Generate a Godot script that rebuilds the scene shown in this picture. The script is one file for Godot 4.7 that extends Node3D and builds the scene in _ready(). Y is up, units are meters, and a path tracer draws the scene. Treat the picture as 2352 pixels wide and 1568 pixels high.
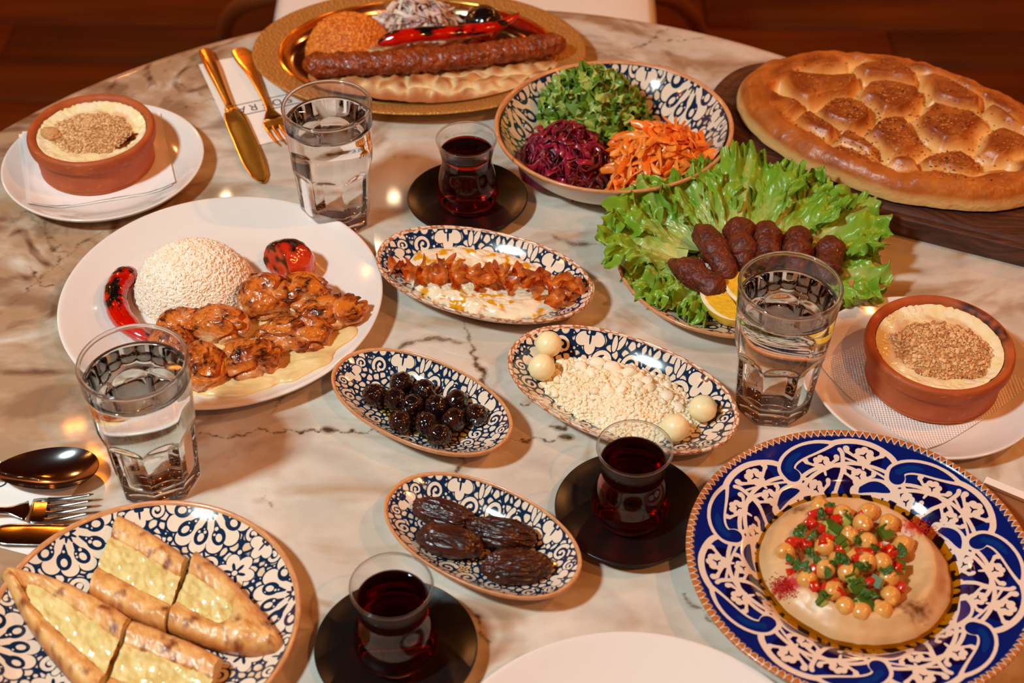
extends Node3D
# A restaurant table laid with dishes. Lengths in the builders are millimetres on the table top; T() turns them into the scene's metres.

const TY := 0.75
var NA := FastNoiseLite.new()
var NB := FastNoiseLite.new()
var NC := FastNoiseLite.new()
var rng := RandomNumberGenerator.new()
var used := {}
var stamps := {}
var bumps := {}
var mats := {}


func _ready():
	rng.seed = 11
	for n in [NA, NB, NC]:
		n.noise_type = FastNoiseLite.TYPE_SIMPLEX_SMOOTH
		n.frequency = 1.0
		n.fractal_type = FastNoiseLite.FRACTAL_NONE
	NB.fractal_type = FastNoiseLite.FRACTAL_FBM
	NB.fractal_octaves = 4
	NC.fractal_type = FastNoiseLite.FRACTAL_RIDGED
	NC.fractal_octaves = 3
	camera_and_light()
	room()
	table()
	chairs()
	casserole_setting("left")
	casserole_setting("right")
	platter()
	gold_cutlery()
	glasses()
	teas()
	salad_bowl()
	bread_board()
	kofte_plate()
	chicken_plate()
	yogurt_dish()
	olive_dish()
	cheese_dish()
	date_dish()
	pide_plate()
	hummus_plate()
	front_plate()
	steel_cutlery()
	paper_sleeve()


func camera_and_light():
	var cam := Camera3D.new()
	cam.name = "camera"
	var pitch := 0.74735
	cam.position = Vector3(0, TY + 0.8963, 0)
	cam.basis = Basis(Vector3.RIGHT, -pitch) * Basis(Vector3.BACK, 0.00647)
	cam.near = 0.05
	cam.far = 60.0
	var at := CameraAttributesPhysical.new()
	at.frustum_focal_length = 53.137
	at.exposure_aperture = 6.3
	at.frustum_focus_distance = 1.27
	cam.attributes = at
	cam.fov = 25.453
	add_child(cam)
	cam.current = true
	var we := WorldEnvironment.new()
	we.name = "world_environment"
	var e := Environment.new()
	e.background_mode = Environment.BG_COLOR
	e.background_color = Color.BLACK
	e.tonemap_mode = Environment.TONE_MAPPER_LINEAR
	e.tonemap_exposure = 1.0
	e.sdfgi_enabled = true
	e.ssao_enabled = true
	e.ssil_enabled = true
	we.environment = e
	add_child(we)
	# the photographer's lamp, to the left of the camera
	var key := SpotLight3D.new()
	key.name = "photo_lamp"
	add_child(key)
	key.look_at_from_position(Vector3(-1.1, TY + 1.7, -0.2), Vector3(0, TY, -1.0), Vector3.UP)
	key.light_color = Color(0.86, 0.96, 0.97)
	key.light_energy = 3.9
	key.light_size = 0.1
	key.spot_range = 12.0
	key.spot_angle = 40.0
	key.spot_angle_attenuation = 0.5
	key.spot_attenuation = 2.0
	key.shadow_enabled = true


# ---------------------------------------------------------------- helpers
func T(x: float, z: float, h := 0.0) -> Vector3:
	return Vector3(x * 0.001, TY + h * 0.001, z * 0.001)


func C(r: float, g: float, b: float) -> Color:
	return Color(r / 255.0, g / 255.0, b / 255.0).srgb_to_linear()


func S(r: float, g: float, b: float) -> Color:
	return Color(r / 255.0, g / 255.0, b / 255.0)


func numbered(base: String) -> String:
	var k: int = used.get(base, 0)
	used[base] = k + 1
	return base if k == 0 else "%s_%03d" % [base, k]


func tag(o: Node3D, label: String, category: String, group := "", kind := ""):
	o.set_meta("label", label)
	if category:
		o.set_meta("category", category)
	if group:
		o.set_meta("group", group)
	if kind:
		o.set_meta("kind", kind)


func thing(called: String, label: String, category: String, at := Vector3.ZERO, group := "", turn := 0.0) -> Node3D:
	var o := Node3D.new()
	o.name = numbered(called)
	add_child(o, true)
	o.position = at
	o.rotation.y = turn
	tag(o, label, category, group)
	return o


func part(parent: Node3D, called: String, mesh: Mesh, material: Material, at := Vector3.ZERO) -> MeshInstance3D:
	var o := MeshInstance3D.new()
	var k := "%d/%s" % [parent.get_instance_id(), called]
	var n: int = used.get(k, 0)
	used[k] = n + 1
	o.name = called if n == 0 else "%s_%03d" % [called, n]
	o.mesh = mesh
	o.material_override = material
	o.position = at
	parent.add_child(o, true)
	return o


func solo(called: String, mesh: Mesh, material: Material, label: String, category: String, at := Vector3.ZERO, group := "", turn := 0.0) -> MeshInstance3D:
	var o := MeshInstance3D.new()
	o.name = numbered(called)
	o.mesh = mesh
	o.material_override = material
	add_child(o, true)
	o.position = at
	o.rotation.y = turn
	tag(o, label, category, group)
	return o


func struct(called: String, mesh: Mesh, material: Material, at := Vector3.ZERO) -> MeshInstance3D:
	var o := MeshInstance3D.new()
	o.name = called
	o.mesh = mesh
	o.material_override = material
	add_child(o, true)
	o.position = at
	o.set_meta("kind", "structure")
	return o


func scatter(parent: Node3D, called: String, mesh: Mesh, material: Material, xf: Array, cols: Array) -> MultiMeshInstance3D:
	var mm := MultiMesh.new()
	mm.transform_format = MultiMesh.TRANSFORM_3D
	mm.use_colors = cols.size() > 0
	mm.mesh = mesh
	mm.instance_count = xf.size()
	for i in xf.size():
		var t: Transform3D = xf[i]
		t.origin *= 0.001
		mm.set_instance_transform(i, t)
		if cols.size():
			mm.set_instance_color(i, cols[i % cols.size()])
	var o := MultiMeshInstance3D.new()
	o.name = called
	o.multimesh = mm
	o.material_override = material
	parent.add_child(o, true)
	o.set_meta("kind", "stuff")
	return o


# a material: o may hold metal, vc (vertex colours), tex, spec, coat, bump [noise, metres per repeat, depth in cm], sss, rim, back
func M(col: Color, rough: float, o := {}) -> StandardMaterial3D:
	var m := StandardMaterial3D.new()
	m.albedo_color = col
	m.roughness = rough
	m.metallic = o.get("metal", 0.0)
	m.metallic_specular = o.get("spec", 0.5)
	m.vertex_color_use_as_albedo = o.get("vc", false)
	if o.has("tex"):
		m.albedo_texture = o.tex
	if o.has("coat"):
		m.clearcoat_enabled = true
		m.clearcoat = o.coat
		m.clearcoat_roughness = o.get("coat_rough", 0.1)
	if o.has("sss"):
		m.subsurf_scatter_enabled = true
		m.subsurf_scatter_strength = o.sss
	if o.has("rim"):
		m.rim_enabled = true
		m.rim = o.rim
	if o.has("back"):
		m.backlight_enabled = true
		m.backlight = o.back
		m.cull_mode = BaseMaterial3D.CULL_DISABLED
	if o.has("bump"):
		m.heightmap_enabled = true
		m.heightmap_texture = ntex(o.bump[0])
		m.heightmap_scale = o.bump[2]
		m.uv1_triplanar = true
		var k: float = 1.0 / o.bump[1]
		m.uv1_scale = Vector3(k, k, k)
	return m


func glassy(col: Color, scale: float) -> StandardMaterial3D:
	var m := StandardMaterial3D.new()
	m.albedo_color = Color(col.r, col.g, col.b, 0.0)
	m.transparency = BaseMaterial3D.TRANSPARENCY_ALPHA
	m.roughness = 0.0
	m.refraction_enabled = true
	m.refraction_scale = scale
	return m


func ntex(kind: String) -> NoiseTexture2D:
	if bumps.has(kind):
		return bumps[kind]
	var f := FastNoiseLite.new()
	f.seed = 5
	f.noise_type = FastNoiseLite.TYPE_SIMPLEX_SMOOTH
	f.fractal_type = FastNoiseLite.FRACTAL_FBM
	f.fractal_octaves = 4
	f.frequency = 0.02
	if kind == "cell":
		f.noise_type = FastNoiseLite.TYPE_CELLULAR
		f.fractal_type = FastNoiseLite.FRACTAL_NONE
		f.frequency = 0.05
	elif kind == "ridge":
		f.fractal_type = FastNoiseLite.FRACTAL_RIDGED
		f.frequency = 0.012
	var t := NoiseTexture2D.new()
	t.width = 512
	t.height = 512
	t.seamless = true
	t.noise = f
	bumps[kind] = t
	return t


# vertices in mm -> mesh in metres with smooth normals; orient: "closed", "up" or ""
func build(V: PackedVector3Array, I: PackedInt32Array, col = null, uv = null, orient := "") -> ArrayMesh:
	if orient:
		var s := 0.0
		for k in range(0, I.size(), 3):
			var a := V[I[k]]
			var b := V[I[k + 1]]
			var c := V[I[k + 2]]
			s += a.dot(b.cross(c)) if orient == "closed" else (b - a).cross(c - a).y
		if s > 0.0:
			for k in range(0, I.size(), 3):
				var x := I[k + 1]
				I[k + 1] = I[k + 2]
				I[k + 2] = x
	for k in V.size():
		V[k] *= 0.001
	var ar := []
	ar.resize(Mesh.ARRAY_MAX)
	ar[Mesh.ARRAY_VERTEX] = V
	ar[Mesh.ARRAY_INDEX] = I
	if col != null:
		ar[Mesh.ARRAY_COLOR] = col
	if uv != null:
		ar[Mesh.ARRAY_TEX_UV] = uv
	var st := SurfaceTool.new()
	st.create_from_arrays(ar)
	st.generate_normals()
	return st.commit()


func quads(nu: int, nv: int) -> PackedInt32Array:
	var I := PackedInt32Array()
	for j in nv:
		for i in nu:
			var a := j * (nu + 1) + i
			var b := a + nu + 1
			I.append_array([a, b, a + 1, a + 1, b, b + 1])
	return I


# f(u, v) -> [position, colour]; u and v run 0..1
func surf(nu: int, nv: int, f: Callable, orient := "", wrap := false) -> ArrayMesh:
	var V := PackedVector3Array()
	var K := PackedColorArray()
	var uv := PackedVector2Array()
	for j in nv + 1:
		for i in nu + 1:
			var r = f.call(float(i % nu if wrap else i) / nu, float(j) / nv)
			V.append(r[0])
			K.append(r[1])
			uv.append(r[2] if r.size() > 2 else Vector2(float(i) / nu, float(j) / nv))
	return build(V, quads(nu, nv), K, uv, orient)


# a turned profile [(t, y)], t being the share of the outline's half axes a and b. Planar UV by default, else along the rim.
func lathe(prof: Array, a: float, b: float, o := {}) -> ArrayMesh:
	var seg: int = o.get("seg", 96)
	var e: float = o.get("e", 2.0)
	var colf = o.get("col")
	var strip: bool = o.get("strip", false)
	var V := PackedVector3Array()
	var K := PackedColorArray()
	var uv := PackedVector2Array()
	for j in prof.size():
		for i in seg + 1:
			var th := TAU * (i % seg) / seg
			var c := cos(th)
			var s := sin(th)
			if e != 2.0:
				c = signf(c) * pow(absf(c), 2.0 / e)
				s = signf(s) * pow(absf(s), 2.0 / e)
			var p := Vector3(a * prof[j].x * c, prof[j].y, b * prof[j].x * s)
			V.append(p)
			K.append(colf.call(p, th) if colf else Color.WHITE)
			uv.append(Vector2(float(i) / seg * o.get("rep", 1.0), float(j) / (prof.size() - 1)) if strip else Vector2(p.x / a * 0.5 + 0.5, p.z / b * 0.5 + 0.5))
	var I := quads(seg, prof.size() - 1)
	if o.get("flip", false):
		for k in range(0, I.size(), 3):
			var x := I[k + 1]
			I[k + 1] = I[k + 2]
			I[k + 2] = x
	return build(V, I, K, uv)


# smooth curve through points of a profile
func smooth(p: Array, n := 5) -> Array:
	var out := []
	for i in p.size() - 1:
		var a: Vector2 = p[maxi(i - 1, 0)]
		var d: Vector2 = p[mini(i + 2, p.size() - 1)]
		for k in n:
			out.append((p[i] as Vector2).cubic_interpolate(p[i + 1], a, d, float(k) / n))
	out.append(p[-1])
	return out


# a ball of six grids; f(direction) -> [position, colour]
func ball(n: int, f: Callable) -> ArrayMesh:
	var V := PackedVector3Array()
	var K := PackedColorArray()
	var I := PackedInt32Array()
	for face in 6:
		var base := V.size()
		for j in n + 1:
			for i in n + 1:
				var u := tan((2.0 * i / n - 1.0) * PI / 4)
				var v := tan((2.0 * j / n - 1.0) * PI / 4)
				var d: Vector3 = [Vector3(1, u, v), Vector3(-1, v, u), Vector3(v, 1, u), Vector3(u, -1, v), Vector3(u, v, 1), Vector3(v, u, -1)][face]
				var r = f.call(d.normalized())
				V.append(r[0])
				K.append(r[1])
		for q in quads(n, n):
			I.append(base + q)
	return build(V, I, K, null, "closed")


# a round bar along P; rad(t), mul(t, angle) and col(t, angle, position)
func tube(P: Array, seg: int, n: int, rad: Callable, col: Callable, mul = null, flat := 1.0) -> ArrayMesh:
	var cv := Curve3D.new()
	for i in P.size():
		var a: Vector3 = P[maxi(i - 1, 0)]
		var b: Vector3 = P[mini(i + 1, P.size() - 1)]
		cv.add_point(P[i], (a - b) / 6.0, (b - a) / 6.0)
	var L := cv.get_baked_length()
	return surf(seg, n, func(u, v):
		var p := cv.sample_baked(v * L, true)
		var d := (cv.sample_baked(minf(v * L + L * 0.01, L), true) - cv.sample_baked(maxf(v * L - L * 0.01, 0.0), true)).normalized()
		var side := d.cross(Vector3.UP).normalized()
		if side.length() < 0.5:
			side = Vector3.RIGHT
		var up := side.cross(d)
		var an: float = u * TAU
		var r: float = rad.call(v)
		if mul != null:
			r *= mul.call(v, an)
		var q: Vector3 = p + (side * cos(an) + up * sin(an) * flat) * r
		return [q, col.call(v, an, q)], "closed", true)


# a heap or a film: out(angle) -> radius, height(x, z, t) and col(x, z, t)
func mound(nr: int, na: int, out: Callable, height: Callable, col: Callable, even := 1.5) -> ArrayMesh:
	var V := PackedVector3Array()
	var K := PackedColorArray()
	var uv := PackedVector2Array()
	var R := []
	for i in na:
		R.append(out.call(TAU * i / na))
	for j in nr + 1:
		var t := 1.0 - pow(1.0 - float(j) / nr, even)
		for i in na + 1:
			var th := TAU * (i % na) / na
			var r: float = R[i % na] * t
			var x := r * cos(th)
			var z := r * sin(th)
			V.append(Vector3(x, height.call(x, z, t), z))
			K.append(col.call(x, z, t))
			uv.append(Vector2(x, z))
	return build(V, quads(na, nr), K, uv, "up")


func oval(a: float, b: float, turn := 0.0, wob := 0.0, fr := 1.5, sd := 0.0) -> Callable:
	return func(th):
		var c := cos(th - turn)
		var s := sin(th - turn)
		return 1.0 / sqrt(c * c / (a * a) + s * s / (b * b)) * (1.0 + wob * NB.get_noise_2d(cos(th) * fr + sd, sin(th) * fr - sd))


func mix3(a: Color, b: Color, t: float) -> Color:
	return a.lerp(b, clampf(t, 0.0, 1.0))


func ss(a: float, b: float, x: float) -> float:
	return smoothstep(a, b, x)


# a box with rounded edges, sizes in mm
func rbox(sx: float, sy: float, sz: float, r: float, n := 10) -> ArrayMesh:
	var h := Vector3(sx, sy, sz) * 0.5 - Vector3(r, r, r)
	return ball(n, func(d):
		var m: float = maxf(absf(d.x), maxf(absf(d.y), absf(d.z)))
		var q: Vector3 = d / m
		var s := Vector3(clampf(q.x * 1.25, -1, 1) * h.x, clampf(q.y * 1.25, -1, 1) * h.y, clampf(q.z * 1.25, -1, 1) * h.z)
		return [s + d * r, Color.WHITE])


func box(sx: float, sy: float, sz: float) -> BoxMesh:
	var m := BoxMesh.new()
	m.size = Vector3(sx, sy, sz) * 0.001
	return m


# ---------------------------------------------------------------- prints: stamped into images
func disc(rx: float, ry: float, ang: float, col: Color) -> Image:
	var key := "%.1f %.1f %.1f %s" % [rx, ry, ang, col.to_html()]
	if stamps.has(key):
		return stamps[key]
	var n := int(ceil(maxf(rx, ry))) + 1
	var im := Image.create_empty(2 * n + 1, 2 * n + 1, false, Image.FORMAT_RGBA8)
	var c := cos(ang)
	var s := sin(ang)
	for y in 2 * n + 1:
		for x in 2 * n + 1:
			var u := (x - n) * c + (y - n) * s
			var v := (y - n) * c - (x - n) * s
			var d := (1.0 - sqrt(u * u / (rx * rx) + v * v / (ry * ry))) * minf(rx, ry)
			im.set_pixel(x, y, Color(col.r, col.g, col.b, col.a * clampf(d + 0.5, 0.0, 1.0)))
	stamps[key] = im
	return im


func dab(im: Image, x: float, y: float, rx: float, ry: float, ang: float, col: Color):
	var d := disc(snappedf(maxf(rx, 0.7), 0.5), snappedf(maxf(ry, 0.7), 0.5), snappedf(fposmod(ang, PI), 0.1) if absf(rx - ry) > 0.3 else 0.0, col)
	im.blend_rect(d, Rect2i(0, 0, d.get_width(), d.get_height()), Vector2i(int(round(x)) - d.get_width() / 2, int(round(y)) - d.get_height() / 2))


# stroke whose radius runs r0 -> rm -> r1
func stroke(im: Image, P: Array, r0: float, r1: float, col: Color, rm := -1.0):
	var L := 0.0
	for i in P.size() - 1:
		L += P[i].distance_to(P[i + 1])
	var at := 0.0
	for i in P.size() - 1:
		var l: float = P[i].distance_to(P[i + 1])
		var n := maxi(1, int(ceil(l / maxf(1.0, minf(r0, r1) * 0.35))))
		for k in n:
			var t := (at + l * k / n) / maxf(L, 0.01)
			var r := lerpf(r0, r1, t)
			if rm >= 0.0:
				r = lerpf(r, rm, sin(t * PI))
			var p: Vector2 = P[i].lerp(P[i + 1], float(k) / n)
			dab(im, p.x, p.y, r, r, 0.0, col)
		at += l


func arc_pts(c: Vector2, r: float, a0: float, a1: float, n := 24) -> Array:
	var out := []
	for i in n + 1:
		var a := lerpf(a0, a1, float(i) / n)
		out.append(c + Vector2(cos(a), sin(a)) * r)
	return out


func swirl(im: Image, occ: Array, c: Vector2, r: float, a0: float, dir: float, w: float, col: Color, turns := 1.25):
	var P := []
	for i in 40:
		var t := i / 39.0
		var a := a0 + dir * t * turns * TAU
		P.append(c + Vector2(cos(a), sin(a)) * r * (1.0 - 0.80 * t))
	stroke(im, P, w + 5.0, w + 4.0, NAVY)
	dab(im, c.x, c.y, r * 0.9, r * 0.9, 0, NAVY)
	stroke(im, P, w, w * 0.5, col)
	dab(im, P[-1].x, P[-1].y, w * 1.0, w * 1.0, 0, col)
	occ.append(Vector3(c.x, c.y, r + w))


# packed pebbles parted by thin lines, from a cell pattern
func pebble_field(im: Image, cell: float, sd: int, thr: float, colf: Callable):
	var f := FastNoiseLite.new()
	f.seed = sd
	f.noise_type = FastNoiseLite.TYPE_CELLULAR
	f.cellular_distance_function = FastNoiseLite.DISTANCE_EUCLIDEAN
	f.cellular_return_type = FastNoiseLite.RETURN_DISTANCE2_SUB
	f.cellular_jitter = 0.85
	f.frequency = 1.0 / cell
	f.fractal_type = FastNoiseLite.FRACTAL_NONE
	f.domain_warp_enabled = true
	f.domain_warp_amplitude = cell * 0.25
	f.domain_warp_frequency = 0.6 / cell
	f.domain_warp_fractal_type = FastNoiseLite.DOMAIN_WARP_FRACTAL_NONE
	var g: FastNoiseLite = f.duplicate()
	g.cellular_return_type = FastNoiseLite.RETURN_DISTANCE
	for y in im.get_height():
		for x in im.get_width():
			var d := f.get_noise_2d(x, y) + 1.0 - thr
			if d > -0.06:
				d = minf(d, 0.50 - (g.get_noise_2d(x, y) + 1.0))
				var k := clampf(d / 0.10 + 0.5, 0.0, 1.0)
				if k > 0.0:
					im.set_pixel(x, y, NAVY.lerp(colf.call(x, y), k))


# small dots in the dark places that are left
func dots(im: Image, big: float, small: float, tries: int, col: Color):
	var w := im.get_width()
	var h := im.get_height()
	for i in tries:
		var r := lerpf(big, small, float(i) / tries)
		var x := rng.randi_range(int(big) + 8, w - int(big) - 9)
		var y := rng.randi_range(int(big) + 8, h - int(big) - 9)
		if im.get_pixel(x, y).r > 0.12:
			continue
		var free := true
		for k in 8:
			var a := k * TAU / 8
			if im.get_pixel(x + int(cos(a) * (r + 4.0)), y + int(sin(a) * (r + 4.0))).r > 0.12:
				free = false
				break
		if free:
			dab(im, x, y, r, r, 0, col)


func flower(im: Image, occ: Array, c: Vector2, r: float, n: int, a0: float, col: Color, ink: Color):
	for g in 2:
		for k in n:
			var a := a0 + TAU * k / n
			var p := c + Vector2(cos(a), sin(a)) * r * 0.6
			dab(im, p.x, p.y, r * 0.42 + (5 if g == 0 else 0), r * 0.33 + (5 if g == 0 else 0), a, ink if g == 0 else col)
	dab(im, c.x, c.y, r * 0.45, r * 0.45, 0, col)
	for k in n:
		var a := a0 + TAU * k / n
		var d := Vector2(cos(a), sin(a))
		stroke(im, [c + d * r * 0.2, c + d * r * 0.55], r * 0.07, r * 0.02, ink, r * 0.08)
	dab(im, c.x, c.y, r * 0.2, r * 0.2, 0, ink)
	dab(im, c.x, c.y, r * 0.14, r * 0.14, 0, col)
	occ.append(Vector3(c.x, c.y, r))


func palmette(im: Image, occ: Array, c: Vector2, r: float, a: float, col: Color, ink: Color):
	for g in 2:
		for s in [-1, 0, 1]:
			var d := Vector2(cos(a + s * 1.25), sin(a + s * 1.25))
			dab(im, c.x + d.x * r * 0.55, c.y + d.y * r * 0.55, r * 0.5 + (5 if g == 0 else 0), r * 0.38 + (5 if g == 0 else 0), a + s * 1.25, ink if g == 0 else col)
	var f := Vector2(cos(a), sin(a))
	var g := Vector2(-f.y, f.x)
	stroke(im, [c - f * r * 0.25, c + f * r * 0.45], r * 0.09, r * 0.02, ink, r * 0.07)
	for s in [-1, 1]:
		stroke(im, [c - f * r * 0.2, c - f * r * 0.15 + g * s * r * 0.3], r * 0.06, r * 0.02, ink, r * 0.14)
	occ.append(Vector3(c.x + f.x * r * 0.3, c.y + f.y * r * 0.3, r * 0.85))


# fills what is left with separate pebbles
func pebbles(im: Image, occ: Array, big: float, small: float, gap: float, tries: int, inside: Callable, colf: Callable):
	var w := im.get_width()
	var h := im.get_height()
	var cell := big * 2.0
	var gridd := {}
	for o in occ:
		for gy in range(int((o.y - o.z) / cell) - 1, int((o.y + o.z) / cell) + 2):
			for gx in range(int((o.x - o.z) / cell) - 1, int((o.x + o.z) / cell) + 2):
				var k := Vector2i(gx, gy)
				if not gridd.has(k):
					gridd[k] = []
				gridd[k].append(o)
	for i in tries:
		var p := Vector2(rng.randf() * w, rng.randf() * h)
		if not inside.call(p):
			continue
		var room := lerpf(big, small, sqrt(float(i) / tries))
		for o in gridd.get(Vector2i(int(p.x / cell), int(p.y / cell)), []):
			room = minf(room, p.distance_to(Vector2(o.x, o.y)) - o.z - gap)
			if room < small:
				break
		if room < small:
			continue
		var o := Vector3(p.x, p.y, room)
		for gy in range(int((o.y - o.z) / cell) - 1, int((o.y + o.z) / cell) + 2):
			for gx in range(int((o.x - o.z) / cell) - 1, int((o.x + o.z) / cell) + 2):
				var k := Vector2i(gx, gy)
				if not gridd.has(k):
					gridd[k] = []
				gridd[k].append(o)
		var c: Color = colf.call(p)
		if room > big * 0.6:
			for q in 4:
				var a := q * TAU / 4 + room
				dab(im, p.x + cos(a) * room * 0.38, p.y + sin(a) * room * 0.38, room * 0.62, room * 0.52, a, c)
			dab(im, p.x, p.y, room * 0.35, room * 0.35, 0, Color(0.80, 0.62, 0.42, 0.35))
		else:
			dab(im, p.x, p.y, room * 1.05, room * rng.randf_range(0.72, 1.0), rng.randf() * PI, c)


var NAVY := Color(0.075, 0.165, 0.285)
var CREAM := Color(0.95, 0.87, 0.78)


func print_oval() -> ImageTexture:
	rng.seed = 3
	var w := 1280
	var h := 736
	var im := Image.create_empty(w, h, false, Image.FORMAT_RGBA8)
	im.fill(NAVY)
	var ctr := Vector2(w, h) * 0.5
	var tan_ := Color(0.86, 0.68, 0.48)
	pebble_field(im, 46.0, 5, 0.24, func(x, y): return CREAM.lerp(tan_, clampf(0.75 - Vector2((x - ctr.x) / ctr.x, (y - ctr.y) / ctr.y).length() * 0.8, 0.0, 0.6)))
	var occ := []
	var at := func(u, v): return Vector2((u * 0.5 + 0.5) * w, (v * 0.5 + 0.5) * h)
	for sx in [-1.0, 1.0]:
		for sy in [-1.0, 1.0]:
			var m: float = sx * sy
			for q in [[0.11, 0.68, 58, 2.2, 13.0], [0.34, 0.56, 54, 0.4, 12.0], [0.19, 0.24, 60, 4.0, 15.0], [0.69, 0.46, 46, 1.0, 10.0], [0.60, 0.13, 42, 3.0, 10.0], [0.84, 0.27, 34, 2.0, 8.0]]:
				var c: Vector2 = at.call(q[0] * sx, q[1] * sy)
				var a: float = q[3] if m > 0 else -q[3]
				if sx < 0:
					a = PI - a
				swirl(im, occ, c, q[2], a, m, q[4], CREAM.lerp(tan_, 0.45) if absf(q[1]) < 0.3 and q[0] < 0.5 else CREAM)
				dab(im, c.x + q[2] * 0.1, c.y + q[2] * 0.55, q[2] * 0.26, q[2] * 0.26, 0, CREAM)
			palmette(im, occ, at.call(0.52 * sx, 0.76 * sy), 78, atan2(-sy * 0.9, -sx * 0.35), CREAM, NAVY)
			for q in [[0.26, 0.86, 0.3], [0.31, 0.82, -0.25]]:
				var c: Vector2 = at.call(q[0] * sx, q[1] * sy)
				dab(im, c.x, c.y, 38, 20, PI / 2 + q[2] * m, NAVY)
				dab(im, c.x, c.y, 33, 14, PI / 2 + q[2] * m, CREAM)
		palmette(im, occ, at.call(0.86 * sx, 0.0), 70, 0.0 if sx < 0 else PI, CREAM, NAVY)
		flower(im, occ, at.call(0.0, 0.50 * sx), 42, 4, 0.4, tan_, NAVY)
	flower(im, occ, ctr, 60, 6, 0.0, tan_, NAVY)
	dots(im, 14.0, 3.5, 9000, CREAM)
	return ImageTexture.create_from_image(im)


func print_round() -> ImageTexture:
	rng.seed = 8
	var w := 1536
	var im := Image.create_empty(w, w, false, Image.FORMAT_RGBA8)
	im.fill(NAVY)
	var occ := []
	var ctr := Vector2(w, w) * 0.5
	var R := w * 0.5
	pebble_field(im, 52.0, 9, 0.24, func(x, y): return CREAM.lerp(Color(0.87, 0.72, 0.54), clampf(NA.get_noise_2d(x * 0.006, y * 0.006), 0.0, 0.6)))
	for k in 6:
		var a := TAU * k / 6
		var d := Vector2(cos(a), sin(a))
		var g := Vector2(-d.y, d.x)
		for s in [-1.0, 1.0]:
			swirl(im, occ, ctr + d * R * 0.61 + g * s * R * 0.15, R * 0.075, a + s * 2.0, s, R * 0.022, CREAM, 1.4)
			swirl(im, occ, ctr + d * R * 0.42 + g * s * R * 0.10, R * 0.075, a - s * 1.0, s, R * 0.022, CREAM, 1.3)
			swirl(im, occ, ctr + d * R * 0.86 + g * s * R * 0.36, R * 0.055, a + s * 1.0, -s, R * 0.015, CREAM, 1.2)
		var f := ctr + d * R * 0.99
		for gg in 2:
			var col := NAVY if gg == 0 else CREAM
			var add := R * 0.012 if gg == 0 else 0.0
			dab(im, f.x, f.y, R * 0.25 + add, R * 0.25 + add, 0, col)
			for q in 7:
				var b := a + PI + (q - 3) * 0.45
				dab(im, f.x + cos(b) * R * 0.265, f.y + sin(b) * R * 0.265, R * 0.058 + add, R * 0.058 + add, 0, col)
		for q in 5:
			var b := a + PI + (q - 2) * 0.60
			var e := Vector2(cos(b), sin(b))
			var rr := R * (0.20 if q % 2 == 0 else 0.215)
			var p := f + e * rr
			dab(im, p.x, p.y, R * 0.062, R * 0.048, b, NAVY)
			stroke(im, [p + e * R * 0.01, f + e * R * 0.10], R * 0.04, R * 0.005, NAVY)
			dab(im, p.x + e.x * R * 0.008, p.y + e.y * R * 0.008, R * 0.030, R * 0.022, b, CREAM)
		for q in 5:
			var b := a + PI + (q - 2) * 0.7
			stroke(im, [f - d * R * 0.03, f - d * R * 0.03 + Vector2(cos(b), sin(b)) * R * 0.06], R * 0.015, R * 0.005, NAVY)
		dab(im, f.x - d.x * R * 0.03, f.y - d.y * R * 0.03, R * 0.018, R * 0.018, 0, CREAM)
		var a2 := a + TAU / 12
		var d2 := Vector2(cos(a2), sin(a2))
		palmette(im, occ, ctr + d2 * R * 0.93, R * 0.10, a2 + PI, CREAM, NAVY)
		flower(im, occ, ctr + d2 * R * 0.68, R * 0.14, 6, a2, CREAM, NAVY)
		flower(im, occ, ctr + d2 * R * 0.30, R * 0.10, 5, a2, CREAM, NAVY)
	flower(im, occ, ctr, R * 0.14, 6, 0.0, CREAM, NAVY)
	dots(im, 16.0, 4.0, 16000, CREAM)
	return ImageTexture.create_from_image(im)


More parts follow.
